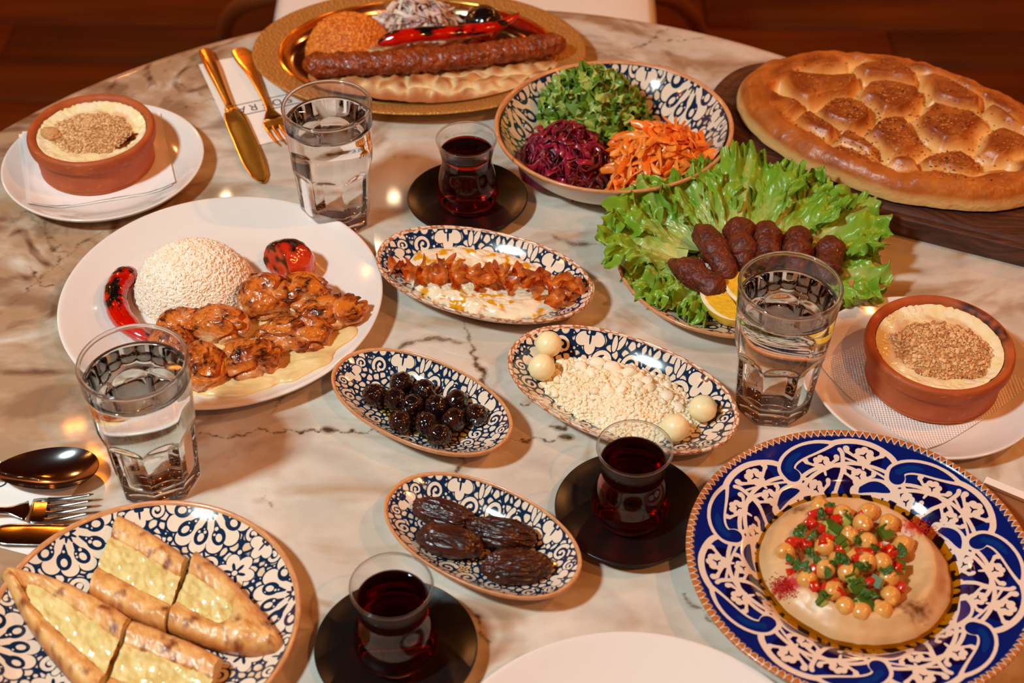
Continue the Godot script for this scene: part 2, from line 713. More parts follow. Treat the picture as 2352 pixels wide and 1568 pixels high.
func print_cobalt() -> ImageTexture:
	rng.seed = 4
	var w := 1792
	var im := Image.create_empty(w, w, false, Image.FORMAT_RGBA8)
	var blue := Color(0.035, 0.11, 0.43)
	var deep := Color(0.045, 0.035, 0.25)
	var white := Color(0.93, 0.85, 0.78)
	im.fill(blue)
	var ctr := Vector2(w, w) * 0.5
	var R := w * 0.5
	var n := 7
	var u := TAU / n
	var pol := func(r, a): return ctr + Vector2(cos(a), sin(a)) * r * R
	var line := func(k, pts, r0, r1, col, rm):
		var P := []
		for i in pts.size() - 1:
			var p0 = pts[maxi(i - 1, 0)]
			var p3 = pts[mini(i + 2, pts.size() - 1)]
			for q in 8:
				var t: float = q / 8.0
				P.append(pol.call(cubic_interpolate(pts[i][0], pts[i + 1][0], p0[0], p3[0], t), (k + cubic_interpolate(pts[i][1], pts[i + 1][1], p0[1], p3[1], t)) * u))
		P.append(pol.call(pts[-1][0], (k + pts[-1][1]) * u))
		stroke(im, P, r0 * R, r1 * R, col, rm * R if rm > 0.0 else -1.0)
	for k in n:
		for q in [[0.80, 0.80, 0.11], [0.74, 0.45, 0.10], [0.66, 0.75, 0.10], [0.62, 0.30, 0.08]]:
			var p: Vector2 = pol.call(q[0], (k + q[1]) * u)
			dab(im, p.x, p.y, R * q[2], R * q[2], 0, deep)
	for k in n:
		# crossing bands
		line.call(k, [[0.56, 0.05], [0.66, 0.22], [0.755, 0.62], [0.74, 1.0], [0.66, 1.25], [0.57, 1.38]], 0.013, 0.013, white, -1.0)
		line.call(k, [[0.57, 0.98], [0.68, 0.80], [0.735, 0.62], [0.73, 0.35], [0.66, 0.05]], 0.013, 0.013, white, -1.0)
		line.call(k, [[0.60, 0.52], [0.70, 0.60], [0.82, 0.62], [0.86, 0.60]], 0.012, 0.014, white, -1.0)
		line.call(k, [[0.80, 0.62], [0.735, 0.86], [0.69, 1.05]], 0.008, 0.008, white, -1.0)
		# the inner leaf
		line.call(k, [[0.60, 0.72], [0.635, 0.92], [0.63, 1.12], [0.60, 1.24]], 0.024, 0.008, white, 0.044)
		line.call(k, [[0.605, 0.78], [0.635, 0.94], [0.63, 1.10]], 0.012, 0.004, blue, 0.026)
	for k in n:
		# outer scallop and the big leaf
		line.call(k, [[0.86, 0.40], [0.915, 0.62], [0.915, 0.82], [0.86, 1.0], [0.80, 1.08]], 0.019, 0.019, white, -1.0)
		line.call(k, [[0.715, 0.10], [0.77, 0.09], [0.825, 0.16], [0.865, 0.30], [0.90, 0.56]], 0.064, 0.018, white, 0.056)
	for k in n:
		line.call(k, [[0.725, 0.115], [0.772, 0.10], [0.825, 0.17], [0.862, 0.30], [0.892, 0.52]], 0.047, 0.004, blue, 0.038)
		line.call(k, [[0.765, 0.105], [0.82, 0.17], [0.855, 0.28]], 0.022, 0.006, Color(0.03, 0.20, 0.50, 0.35), 0.02)
		for q in [[0.825, 0.80, 0.062], [0.765, 0.43, 0.055], [0.675, 0.76, 0.050], [0.615, 0.30, 0.046]]:
			var a: float = (k + q[1]) * u
			var c: Vector2 = pol.call(q[0], a)
			var r: float = q[2] * R
			var rad := (c - ctr).normalized()
			var tng := Vector2(-rad.y, rad.x)
			for s in [-1.0, 1.0]:
				stroke(im, [c - rad * r * 0.6, c + tng * s * r * 1.0 - rad * r * 0.2, c + tng * s * r * 1.75 + rad * r * 0.25, c + tng * s * r * 1.8 + rad * r * 0.6], r * 0.12, r * 0.34, white, r * 0.16)
			stroke(im, [c, c - rad * r * 1.6], r * 0.3, r * 0.12, white)
			for m in 7:
				var b := a + TAU * m / 7
				dab(im, c.x + cos(b) * r * 0.66, c.y + sin(b) * r * 0.66, r * 0.40, r * 0.40, 0, white)
			dab(im, c.x, c.y, r * 0.75, r * 0.75, 0, white)
			for m in 3:
				var b := a + 0.5 + TAU * m / 3
				stroke(im, [c, c + Vector2(cos(b), sin(b)) * r * 0.40], r * 0.10, r * 0.05, deep)
	# the well wall: tall leaves
	for k in 28:
		var a := TAU * k / 28
		stroke(im, [pol.call(0.575, a), pol.call(0.535, a + 0.03), pol.call(0.49, a - 0.02)], R * 0.024, R * 0.008, white, R * 0.02)
		if k % 2 == 0:
			dab(im, pol.call(0.55, a + 0.11).x, pol.call(0.55, a + 0.11).y, R * 0.02, R * 0.035, a + PI / 2, white)
	return ImageTexture.create_from_image(im)


func print_teeth() -> ImageTexture:
	var w := 2048
	var h := 64
	var im := Image.create_empty(w, h, false, Image.FORMAT_RGBA8)
	im.fill(Color(0.03, 0.075, 0.36))
	var n := 140
	for k in n:
		var x0 := float(w) * k / n
		var pw := float(w) / n
		for y in h:
			var t := float(y) / h
			var half := pw * 0.62 * clampf(t * 2.4 + 0.05, 0.0, 1.0)
			for x in range(int(x0 + pw * 0.5 - half - 2), int(x0 + pw * 0.5 + half + 2)):
				var d := half - absf(x + 0.5 - x0 - pw * 0.5 + sin(t * 6.0) * 1.5)
				if d > 0.0:
					im.set_pixel(posmod(x, w), y, Color(0.72, 0.42, 0.2) if d > 2.0 or t > 0.7 else Color(0.93, 0.85, 0.75))
	return ImageTexture.create_from_image(im)


func print_rim(pebbled: bool) -> ImageTexture:
	rng.seed = 21
	var w := 2048
	var h := 96
	var im := Image.create_empty(w, h, false, Image.FORMAT_RGBA8)
	im.fill(Color(0.72, 0.45, 0.28) if pebbled else Color(0.84, 0.58, 0.38))
	if pebbled:
		var occ := []
		pebbles(im, occ, 26, 5, 3, 4000, func(_p): return true, func(_p): return Color(0.94, 0.80, 0.68).lerp(Color(0.93, 0.86, 0.8), rng.randf()))
	else:
		for i in 700:
			dab(im, rng.randf() * w, rng.randf() * h, rng.randf_range(3, 14), rng.randf_range(2, 7), 0, Color(0.93, 0.72, 0.53, 0.4) if rng.randf() < 0.5 else Color(0.68, 0.4, 0.22, 0.3))
	return ImageTexture.create_from_image(im)


func print_marble() -> ImageTexture:
	rng.seed = 15
	var n := 1024
	var im := Image.create_empty(n, n, false, Image.FORMAT_RGBA8)
	var pale := Color(0.865, 0.815, 0.76)
	var grey := Color(0.80, 0.755, 0.70)
	var tan_ := Color(0.67, 0.52, 0.39)
	var brown := Color(0.42, 0.28, 0.20)
	for y in n:
		for x in n:
			# metres on the table
			var u := (x / float(n) - 0.5) * 1.22 - 0.035
			var v := (y / float(n) - 0.5) * 1.22 - 0.924
			var wx := NA.get_noise_2d(u * 4.0, v * 4.0)
			var a := NB.get_noise_2d(u * 5.0 + wx * 0.8 + 7.0, v * 9.0 + wx)
			var left := smoothstep(-0.20, -0.44, u) * 1.0 + smoothstep(-1.2, -1.45, v) * 0.35 + smoothstep(0.2, 0.5, u) * 0.12
			var c := pale.lerp(grey, clampf(a * 1.5 + 0.5, 0.0, 1.0))
			var b := NB.get_noise_2d(u * 7.0 - 3.0 + wx * 1.2, v * 13.0 + 11.0)
			c = c.lerp(tan_, clampf((b + left * 0.9 - 0.14) * 1.4, 0.0, 0.85))
			if left > 0.05:
				var r := NC.get_noise_2d(u * 6.0 + wx * 0.5, v * 8.0)
				c = c.lerp(brown, clampf((r - 0.55) * 2.6, 0.0, 1.0) * left)
				c = c.lerp(brown, clampf((b - 0.12) * 1.6, 0.0, 0.4) * left)
			else:
				var r2 := NC.get_noise_2d(u * 3.0 + wx * 0.6 + 20.0, v * 4.0)
				c = c.lerp(tan_, clampf((r2 - 0.8) * 3.0, 0.0, 0.5))
			c = c.lerp(tan_, clampf(NB.get_noise_2d(u * 26.0, v * 34.0 + 5.0) * (0.22 + 0.5 * left), 0.0, 0.45))
			c = c.lerp(Color(0.93, 0.90, 0.86), clampf(NB.get_noise_2d(u * 15.0 + 60.0, v * 22.0) * 0.6 - 0.05, 0.0, 0.5))
			im.set_pixel(x, y, c)
	im.resize(2048, 2048, Image.INTERPOLATE_CUBIC)
	# the veins, each from place to place on the table (mm), with width (mm) and darkness
	var veins := [
		[[-262, -855, -232, -850, -205, -858, -176, -855, -155, -861, -134, -857, -112, -860, -80, -853], 2.3, 0.85],
		[[-45, -997, -36, -964, -32, -944, -26, -931, -25, -915, -29, -894, -34, -864, -40, -818, -43, -811], 3.6, 0.7],
		[[-104, -957, -71, -972, -36, -964], 4.0, 0.4],
		[[0, -852, 20, -849, 45, -852], 1.6, 0.8], [[2, -889, 20, -894, 46, -902], 1.3, 0.7], [[34, -866, 45, -862, 43, -880], 3.4, 0.6], [[38, -852, 47, -853], 3.4, 0.6],
		[[120, -1443, 150, -1459, 176, -1492], 2.0, 0.6], [[150, -1459, 184, -1461, 224, -1475], 1.6, 0.6], [[62, -1445, 115, -1432, 161, -1406, 225, -1390], 2.4, 0.35],
		[[-484, -1116, -468, -1150, -427, -1097, -407, -1047], 2.0, 0.5], [[-450, -1011, -431, -1047, -406, -1098, -387, -1124], 2.2, 0.55], [[-448, -1066, -430, -1041, -409, -1035], 2.6, 0.6],
		[[-451, -1150, -435, -1097, -410, -1078], 3.0, 0.45], [[-371, -1378, -337, -1354, -306, -1334], 1.6, 0.5], [[-354, -1317, -329, -1333, -303, -1346], 1.6, 0.55], [[-394, -1098, -373, -1073], 1.6, 0.5],
		[[-177, -935, -189, -903, -200, -872], 1.6, 0.35], [[-67, -974, -104, -957, -133, -941], 3.0, 0.3], [[34, -1115, 62, -1102, 91, -1109], 4.0, 0.25], [[165, -645, 154, -664, 131, -687, 125, -699], 2.2, 0.5],
		[[-33, -678, -19, -663, -16, -640], 2.4, 0.45], [[-171, -1307, -148, -1239], 2.0, 0.3], [[45, -1263, -35, -1285, -79, -1269], 3.0, 0.3], [[-196, -795, -186, -772], 1.4, 0.35],
	]
	for vn in veins:
		var P := []
		var q: Array = vn[0]
		for i in range(0, q.size() - 2, 2):
			for k in 8:
				var p := Vector2(q[i], q[i + 1]).lerp(Vector2(q[i + 2], q[i + 3]), k / 8.0)
				p += Vector2(NB.get_noise_2d(p.x * 0.06, p.y * 0.06), NB.get_noise_2d(p.x * 0.06 + 50, p.y * 0.06)) * 7.0
				P.append(Vector2((p.x + 35.0 + 610.0) / 1220.0, (p.y + 924.0 + 610.0) / 1220.0) * 2048.0)
		for i in P.size() - 1:
			for k in 3:
				var p: Vector2 = P[i].lerp(P[i + 1], k / 3.0)
				var t := (i + k / 3.0) / P.size()
				var w: float = vn[1] * 1.1 * (0.35 + absf(NB.get_noise_2d(p.x * 0.03, p.y * 0.03)) * 2.4) * (0.35 + 0.65 * sin(t * PI))
				dab(im, p.x, p.y, w * 2.2, w * 1.8, 0, Color(0.55, 0.42, 0.32, vn[2] * 0.10))
				dab(im, p.x + rng.randf_range(-1, 1), p.y + rng.randf_range(-1, 1), w, w * 0.8, 0, Color(0.27, 0.19, 0.14, vn[2] * 0.45))
	return ImageTexture.create_from_image(im)


func print_wood(dark: Color, light: Color, w := 512, h := 512, fx := 0.006, fy := 0.09) -> ImageTexture:
	var im := Image.create_empty(w, h, false, Image.FORMAT_RGBA8)
	for y in h:
		for x in w:
			var g := NB.get_noise_2d(x * fx, y * fy + NA.get_noise_2d(x * 0.006, y * 0.006) * 2.0)
			g += 0.35 * NB.get_noise_2d(x * 0.03, y * 0.7)
			im.set_pixel(x, y, dark.lerp(light, clampf(g * 0.9 + 0.5, 0.0, 1.0)))
	return ImageTexture.create_from_image(im)


# ---------------------------------------------------------------- the room and the table
func bulb(parent: Node3D, at: Vector3, r: float, glow: Color, power: float, light_energy: float):
	var m := StandardMaterial3D.new()
	m.albedo_color = Color(0.9, 0.8, 0.6)
	m.emission_enabled = true
	m.emission = glow
	m.emission_energy_multiplier = power
	var b := part(parent, "bulb", ball(8, func(d): return [d * r * 1000.0, Color.WHITE]), m, at)
	b.cast_shadow = GeometryInstance3D.SHADOW_CASTING_SETTING_ON
	if light_energy > 0.0:
		var l := OmniLight3D.new()
		l.name = "bulb_glow"
		l.light_color = glow
		l.light_energy = light_energy
		l.light_size = r
		l.omni_range = 14.0
		l.omni_attenuation = 2.0
		l.shadow_enabled = true
		l.position = at
		parent.add_child(l, true)


func room():
	NB.seed = 2
	var dark := print_wood(Color(0.34, 0.165, 0.0), Color(0.52, 0.275, 0.005), 256, 256, 0.012, 0.12)
	var wall := M(S(206, 170, 130), 0.8)
	var ceil_m := M(Color.WHITE, 0.5, {"tex": print_wood(Color(0.36, 0.19, 0.10), Color(0.55, 0.32, 0.17), 256, 256, 0.012, 0.12)})
	ceil_m.uv1_triplanar = true
	ceil_m.uv1_world_triplanar = true
	ceil_m.uv1_scale = Vector3(0.8, 0.8, 0.8)
	var sub := M(S(40, 20, 10), 0.7)
	struct("floor", box(8200, 100, 9400), sub, Vector3(0, -0.062, -2.0))
	struct("ceiling", box(8200, 100, 9400), ceil_m, Vector3(0, 3.05, -2.0))
	struct("wall_left", box(100, 3000, 9400), wall, Vector3(-4.05, 1.5, -2.0))
	struct("wall_right", box(100, 3000, 9400), wall, Vector3(4.05, 1.5, -2.0))
	struct("wall_back", box(8200, 3000, 100), M(S(226, 204, 176), 0.8), Vector3(0, 1.5, -6.75))
	struct("wall_front", box(8200, 3000, 100), wall, Vector3(0, 1.5, 2.75))
	# boards of the parquet, herringbone, as far as the picture shows the floor
	var fl: Node3D = get_node("floor")
	var board_m := []
	for k in 4:
		var pm := M(Color(0.8, 0.72, 0.6).lerp(Color(1, 0.9, 0.8), k * 0.3), 0.6, {"tex": dark, "spec": 0.25})
		pm.uv1_triplanar = true
		pm.uv1_scale = Vector3(0.5, 1.0, 1.1)
		pm.uv1_offset = Vector3(0.31 * k, 0, 0.17 * k)
		board_m.append(pm)
	var bm := rbox(897, 12, 137, 1.5, 2)
	for r in 16:
		for c in 5:
			var x := -1900.0 + c * 900.0 + (r * 370) % 900
			var z := -3500.0 + r * 140.0
			if x < -1700 and c == 0 and r % 3 == 0:
				continue
			var o := part(fl, "plank", bm, board_m[(r * 3 + c * 2) % 4], Vector3(x * 0.001, 0.056, z * 0.001 + 2.0))
			o.rotation.y = 0.0
	# small ceiling spots that mirror in the table, and the warm downlights that fill the room
	var warm := Color(1.0, 0.64, 0.34)
	var k := 0
	for p in [[-1.37, -4.69], [-0.98, -4.08], [-0.40, -4.05], [-0.44, -3.78], [0.27, -3.57]]:
		var t := thing("ceiling_spot", ["small ceiling spot light farthest back on the left", "small ceiling spot light second from the left", "small ceiling spot light near the middle, farther back", "small ceiling spot light near the middle, closer", "small ceiling spot light on the right"][k], "ceiling light", Vector3(p[0], 2.95, p[1]), "ceiling spots")
		part(t, "can", lathe([Vector2(0, 50), Vector2(1, 50), Vector2(1, -8), Vector2(0.8, -8), Vector2(0.75, 20), Vector2(0, 20)], 22, 22, {"seg": 24}), M(S(40, 36, 32), 0.5))
		bulb(t, Vector3.ZERO, 0.009, Color(1.0, 0.88, 0.68), 260.0, 0.0)
		k += 1
	k = 0
	for p in [[2.4, -2.8, 1.5, "over the right, in line with the table"], [1.7, -0.8, 1.7, "just right of the table's near side"], [2.0, -6.1, 1.6, "close to the back wall, on the right"], [-2.0, -6.1, 1.6, "close to the back wall, on the left"], [0.9, 0.5, 1.5, "behind the camera on its right"], [-2.7, -3.6, 2.0, "over the far left"], [-2.7, -0.8, 0.6, "to the left of the table"]]:
		var t := thing("downlight", "warm amber ceiling downlight " + p[3], "ceiling light", Vector3(p[0], 2.94, p[1]), "warm ceiling downlights")
		part(t, "housing", lathe([Vector2(0, 60), Vector2(1, 60), Vector2(1, -6), Vector2(0.82, -6), Vector2(0.8, 40), Vector2(0, 40)], 60, 60, {"seg": 32}), M(S(90, 70, 50), 0.5))
		bulb(t, Vector3.ZERO, 0.03, warm, 30.0, p[2])
	var ch := thing("chandelier", "chandelier of bare amber bulbs hung left of the table", "chandelier", Vector3(-1.19, 2.95, -2.87))
	part(ch, "rod", tube([Vector3(0, 52, 0), Vector3(0, 30, 0), Vector3(0, 8, 0)], 8, 2, func(_t): return 6.0, func(_t, _a, _p): return Color.WHITE), M(S(150, 110, 50), 0.3, {"metal": 1.0}))
	part(ch, "ring", tube([Vector3(-90, 12, 0), Vector3(0, 12, -90), Vector3(90, 12, 0), Vector3(0, 12, 90), Vector3(-90, 12, 0)], 8, 40, func(_t): return 4.0, func(_t, _a, _p): return Color.WHITE), M(S(150, 110, 50), 0.3, {"metal": 1.0}))
	for p in [[-0.07, -0.09], [-0.04, -0.1], [0.02, 0.0], [0.05, 0.02], [0.04, 0.1], [0.07, 0.11]]:
		bulb(ch, Vector3(p[0], -0.01, p[1]), 0.014, Color(1.0, 0.56, 0.18), 60.0, 0.0)


func table():
	NA.seed = 31
	NB.seed = 32
	NC.seed = 33
	var t := thing("dining_table", "round dining table with a polished veined marble top", "table", Vector3(-0.035, 0, -0.924))
	var marble := M(Color.WHITE, 0.045, {"tex": print_marble()})
	var prof := [Vector2(0, 750), Vector2(0.5, 750), Vector2(0.98, 750), Vector2(0.9934, 749.6), Vector2(0.998, 747.5), Vector2(1.0, 744), Vector2(1.0, 731), Vector2(0.998, 728), Vector2(0.99, 727), Vector2(0, 727)]
	part(t, "tabletop", lathe(prof, 609, 609, {"seg": 256}), marble)
	var metal := M(S(40, 34, 30), 0.4, {"metal": 0.8})
	part(t, "column", lathe([Vector2(0, 727), Vector2(1, 727), Vector2(1, 690), Vector2(0.4, 640), Vector2(0.4, 60), Vector2(0.5, 28), Vector2(0, 28)], 140, 140, {"seg": 40}), metal)
	part(t, "foot", lathe([Vector2(0, 30), Vector2(0.4, 28), Vector2(0.95, 12), Vector2(1, 8), Vector2(1, 0), Vector2(0, 0)], 300, 300, {"seg": 48}), metal)


func chairs():
	var cream := M(S(250, 247, 243), 0.75, {"rim": 0.3, "bump": ["fbm", 0.05, 0.02]})
	var wood := M(S(150, 88, 44), 0.35, {"coat": 0.4})
	var t := thing("dining_chair", "cream upholstered chair with bent wooden legs beyond the far table edge", "chair", Vector3(-0.075, 0, -2.11))
	part(t, "seat", rbox(590, 110, 520, 50, 14), cream, Vector3(0, 0.42, 0.0))
	for k in 2:
		var P := [Vector3(-515, 10, -560), Vector3(-472, 130, -431), Vector3(-422, 230, -305), Vector3(-359, 330, -159), Vector3(-286, 420, -28)]
		if k == 1:
			P = [Vector3(458, 10, -580), Vector3(419, 130, -446), Vector3(376, 230, -319), Vector3(340, 330, -169), Vector3(282, 420, -36)]
		part(t, "bent_leg", tube(P, 14, 40, func(_t): return 16.0, func(_t, _a, _p): return Color.WHITE), wood)
	for q in [[-200, 170], [200, 170]]:
		part(t, "leg", tube([Vector3(q[0] * 1.02, 2, q[1]), Vector3(q[0], 200, q[1]), Vector3(q[0], 380, q[1])], 10, 8, func(_t): return 13.0, func(_t, _a, _p): return Color.WHITE), wood)
	var s := thing("stool", "cream upholstered stool beyond the table, behind the big bread", "stool", Vector3(0.600, 0, -1.665), "", 0.42)
	part(s, "cushion", rbox(330, 90, 250, 40, 14), cream, Vector3(0, 0.41, 0))
	for q in [[-120, -85], [120, -85], [-120, 85], [120, 85]]:
		part(s, "leg", tube([Vector3(q[0], 2, q[1]), Vector3(q[0], 200, q[1]), Vector3(q[0], 370, q[1])], 10, 6, func(_t): return 13.0, func(_t, _a, _p): return Color.WHITE), wood)


# ---------------------------------------------------------------- plates, glasses, cutlery
const WHITE_PLATE := [[0, 5], [0.4, 5], [0.62, 5.2], [0.72, 7], [0.85, 13], [0.94, 18.2], [0.975, 20.2], [0.99, 20.6], [1.0, 20], [0.996, 18.4], [0.97, 15.5], [0.85, 9], [0.7, 3.5], [0.62, 1.2], [0.6, 0], [0.5, 0], [0, 1]]


func plate_y(t: float, k := 1.0) -> float:
	for i in 8:
		if t <= WHITE_PLATE[i + 1][0]:
			return k * lerpf(WHITE_PLATE[i][1], WHITE_PLATE[i + 1][1], (t - WHITE_PLATE[i][0]) / (WHITE_PLATE[i + 1][0] - WHITE_PLATE[i][0]))
	return 20.6 * k


func porcelain() -> StandardMaterial3D:
	if not mats.has("porcelain"):
		mats.porcelain = M(S(236, 228, 222), 0.12, {"coat": 0.5, "coat_rough": 0.05})
	return mats.porcelain


func white_plate(called: String, r: float, k: float, label: String, at: Vector3) -> Node3D:
	var t := thing(called, label, "plate", at)
	var p := []
	for i in WHITE_PLATE.size():
		p.append(Vector2(WHITE_PLATE[i][0], WHITE_PLATE[i][1] * k))
	var sp := smooth(p, 4)
	part(t, "dish", lathe(sp.slice(0, 37), r, r, {"seg": 160}), porcelain())
	part(t, "underside", lathe(sp.slice(36), r, r, {"seg": 160}), porcelain())
	return t


# printed earthenware: a glazed printed inside, a terracotta rim and a cream outside
func printed_dish(called: String, label: String, cat: String, at: Vector3, a: float, b: float, turn: float, tex: Texture2D, rimtex: Texture2D, inner: Array, outer: Array, e := 2.0, spin := 0.0) -> Node3D:
	var t := thing(called, label, cat, at, "", turn)
	var im := M(Color.WHITE, 0.1, {"tex": tex, "coat": 0.6, "coat_rough": 0.04})
	var ip := smooth(inner, 5)
	var k := ip.size()
	var w := part(t, "printed_well", lathe(ip, a, b, {"seg": 144, "e": e}), im)
	if spin != 0.0:
		w.rotation.y = spin
	var last: Vector2 = inner[-1]
	var rp := smooth([last, last + Vector2(0.014, 1.5), Vector2(0.99, last.y + 1.9), Vector2(1.0, last.y + 0.8), Vector2(0.998, last.y - 1.2), outer[0]], 3)
	part(t, "rim", lathe(rp, a, b, {"seg": 144, "e": e, "strip": true, "rep": 1.0}), M(Color.WHITE, 0.3, {"tex": rimtex, "coat": 0.3}))
	part(t, "outside", lathe(smooth(outer, 4), a, b, {"seg": 144, "e": e}), M(S(232, 212, 192), 0.3, {"coat": 0.3}))
	return t


func emboss() -> ImageTexture:
	var im := Image.create_empty(32, 32, false, Image.FORMAT_L8)
	for y in 32:
		for x in 32:
			var d := Vector2(x - 15.5, y - 15.5).length()
			im.set_pixel(x, y, Color.WHITE * clampf(1.2 - d / 13.0, 0.0, 1.0))
	return ImageTexture.create_from_image(im)


func paper() -> StandardMaterial3D:
	if not mats.has("paper"):
		mats.paper = M(S(244, 236, 230), 0.85)
	return mats.paper


func casserole_setting(side: String):
	var L := side == "left"
	var at := T(-401.6, -1205.8) if L else T(346.1, -911)
	var pot_at := T(-411, -1217) if L else T(354.5, -918)
	white_plate("dessert_plate", 97.5, 0.95, "small white plate under the left clay pot, beside the far knife" if L else "small white plate under the right clay pot, behind the hummus", at)
	# the paper napkin between plate and pot
	var nm := M(S(246, 238, 234), 0.9)
	if not L:
		nm.heightmap_enabled = true
		nm.heightmap_texture = emboss()
		nm.heightmap_scale = 0.07
		nm.uv1_triplanar = true
		nm.uv1_scale = Vector3(420, 420, 420)
	var off := Vector2(-10, -3) if L else Vector2(-0.6, -5)
	var ang := 0.295 if L else 0.635
	var half := Vector2(68, 57) if L else Vector2(64, 62)
	NB.seed = 41
	for layer in (2 if L else 1):
		var nap := surf(50, 50, func(u, v):
			var p: Vector2 = (Vector2(u - 0.5, v - 0.5) * 2.0 * half).rotated(-ang) + off + Vector2(3, -3) * layer
			var r: float = p.length()
			var y: float = plate_y(minf(r / 97.5, 0.985), 0.95) + 0.7 + layer * 1.2 + maxf(0.0, r - 60) * 0.035 + 0.8 * NB.get_noise_2d(p.x * 0.03, p.y * 0.03 + layer * 9)
			return [Vector3(p.x, y, p.y), Color.WHITE], "up")
		solo("paper_napkin", nap, nm, ("lower layer" if layer == 0 else "upper layer") + " of the plain white napkin under the left clay pot" if L else "embossed white paper napkin under the right clay pot", "napkin", at)
	NB.seed = 43
	var clay := M(Color.WHITE, 0.6, {"vc": true, "bump": ["fbm", 0.04, 0.015]})
	var prof := [Vector2(0, 0), Vector2(0.82, 0), Vector2(0.885, 2), Vector2(0.905, 7), Vector2(0.918, 20), Vector2(0.925, 24), Vector2(0.935, 26), Vector2(0.985, 28), Vector2(1.0, 33), Vector2(0.995, 38), Vector2(0.965, 40.5), Vector2(0.92, 40.5), Vector2(0.875, 38.5), Vector2(0.85, 33), Vector2(0.835, 16), Vector2(0.8, 9), Vector2(0, 8)]
	var t := thing("clay_pot", "terracotta pot of rice pudding on the left dessert plate" if L else "terracotta pot of rice pudding on the right, burnt on its rim", "bowl", pot_at + Vector3(0, 0.0075, 0))
	part(t, "pot_wall", lathe(smooth(prof, 4), 61.5, 61.5, {"seg": 128, "flip": true, "col": func(p, th):
		var c := mix3(C(186, 90, 42), C(164, 74, 30), NB.get_noise_3d(p.x * 0.03, p.y * 0.06, p.z * 0.03) + 0.5)
		c = mix3(c, C(206, 120, 78), (NB.get_noise_3d(p.x * 0.12 + 9, p.y * 0.2, p.z * 0.12) - 0.42) * 4.0)
		if not L and p.y > 32.5 and Vector2(p.x, p.z).length() < 58.5:
			var a: float = absf(angle_difference(th, -0.55))
			c = mix3(c, C(48, 22, 18), ss(0.75, 0.35, a) * clampf(0.75 + NB.get_noise_3d(p.x * 0.1, 3, p.z * 0.1), 0.0, 1.0))
		return c}), clay)
	var milk := M(Color.WHITE, 0.22, {"vc": true, "coat": 0.4})
	var cc := Vector2(-1.5, -1.0) if L else Vector2(1, 2)
	var pud := mound(46, 150, func(_a): return 52.2, func(x, z, tt):
		var a := atan2(z, x)
		var w: float = ss(0.66, 0.95, tt) * 1.7 * sin(a * 46 + 3.0 * NA.get_noise_2d(x * 0.08, z * 0.08)) * (0.4 + 0.6 * NA.get_noise_2d(a * 2.0, 5))
		return 33.0 + w * 0.7 + 3.0 * ss(0.8, 1.0, tt) + 1.4 * NB.get_noise_2d(x * 0.05, z * 0.05) * ss(0.4, 0.8, tt), func(x, z, tt):
		var n := NB.get_noise_2d(x * 0.045 + 4, z * 0.045)
		var c := mix3(C(248, 228, 168), C(250, 238, 205), n + 0.5)
		c = mix3(c, C(226, 150, 62), (ss(0.90, 0.72, tt) * 1.2 + n * 1.3 - 0.75) * 0.55)
		return c)
	solo("rice_pudding", pud, milk, "creamy baked rice pudding filling the left clay pot" if L else "creamy baked rice pudding filling the right clay pot", "pudding", pot_at + Vector3(0, 0.0075, 0))
	if L:
		var sauce := mound(14, 60, oval(20, 10, -0.7, 0.3, 1.5, 3.0), func(x, z, tt): return 1.2 * sqrt(1.0 - tt * tt * 0.98) + 0.3 * NA.get_noise_2d(x * 0.2, z * 0.2), func(_x, _z, tt): return mix3(C(44, 18, 8), C(120, 58, 22), ss(0.5, 1.0, tt)))
		solo("burnt_skin", sauce, M(Color.WHITE, 0.12, {"vc": true, "coat": 0.8}), "dark burnt caramel patch on the left rice pudding", "caramel", pot_at + Vector3(0.031, 0.0410, 0.012))
	# crushed nuts
	var R := 38.0 if L else 39.5
	var crumb := thing("nut_crumbs", "heap of finely crushed hazelnuts on the left rice pudding" if L else "heap of coarsely chopped hazelnuts on the right rice pudding", "nuts", pot_at + Vector3(cc.x * 0.001, 0.0415, cc.y * 0.001))
	crumb.set_meta("kind", "stuff")
	var out := oval(R, R * 0.86, 0.3, 0.16, 1.3, 2.0)
	var hgt := func(x, z, tt): return 5.5 * (1.0 - pow(tt, 3.0)) + 1.1 * NB.get_noise_2d(x * 0.11, z * 0.11) - 0.6
	part(crumb, "crumb_bed", mound(26, 90, out, hgt, func(x, z, _t): return mix3(C(176, 118, 66), C(214, 160, 102), NB.get_noise_2d(x * 0.3, z * 0.3) + 0.5)), M(Color.WHITE, 0.9, {"vc": true}))
	var chips := []
	var cols := []
	for i in (2600 if L else 1700):
		var a := rng.randf() * TAU
		var tt := sqrt(rng.randf()) * 1.03
		var r: float = out.call(a) * tt
		var p := Vector3(cos(a) * r, 0, sin(a) * r)
		p.y = hgt.call(p.x, p.z, minf(tt, 1.0)) + 0.5
		var s := (rng.randf_range(0.5, 1.15) if L else rng.randf_range(0.55, 1.3)) * (1.0 if rng.randf() < 0.88 else 1.8)
		var b := Basis.from_euler(Vector3(rng.randf() * TAU, rng.randf() * TAU, rng.randf() * TAU)).scaled(Vector3(s, s * 0.75, s))
		chips.append(Transform3D(b, p))
		cols.append([C(222, 178, 124), C(206, 156, 102), C(236, 198, 148), C(180, 122, 74), C(228, 184, 132)][rng.randi() % 5])
	scatter(crumb, "nut_chips", lump(1.0, 2, 77), M(Color.WHITE, 0.85, {"vc": true}), chips, cols)
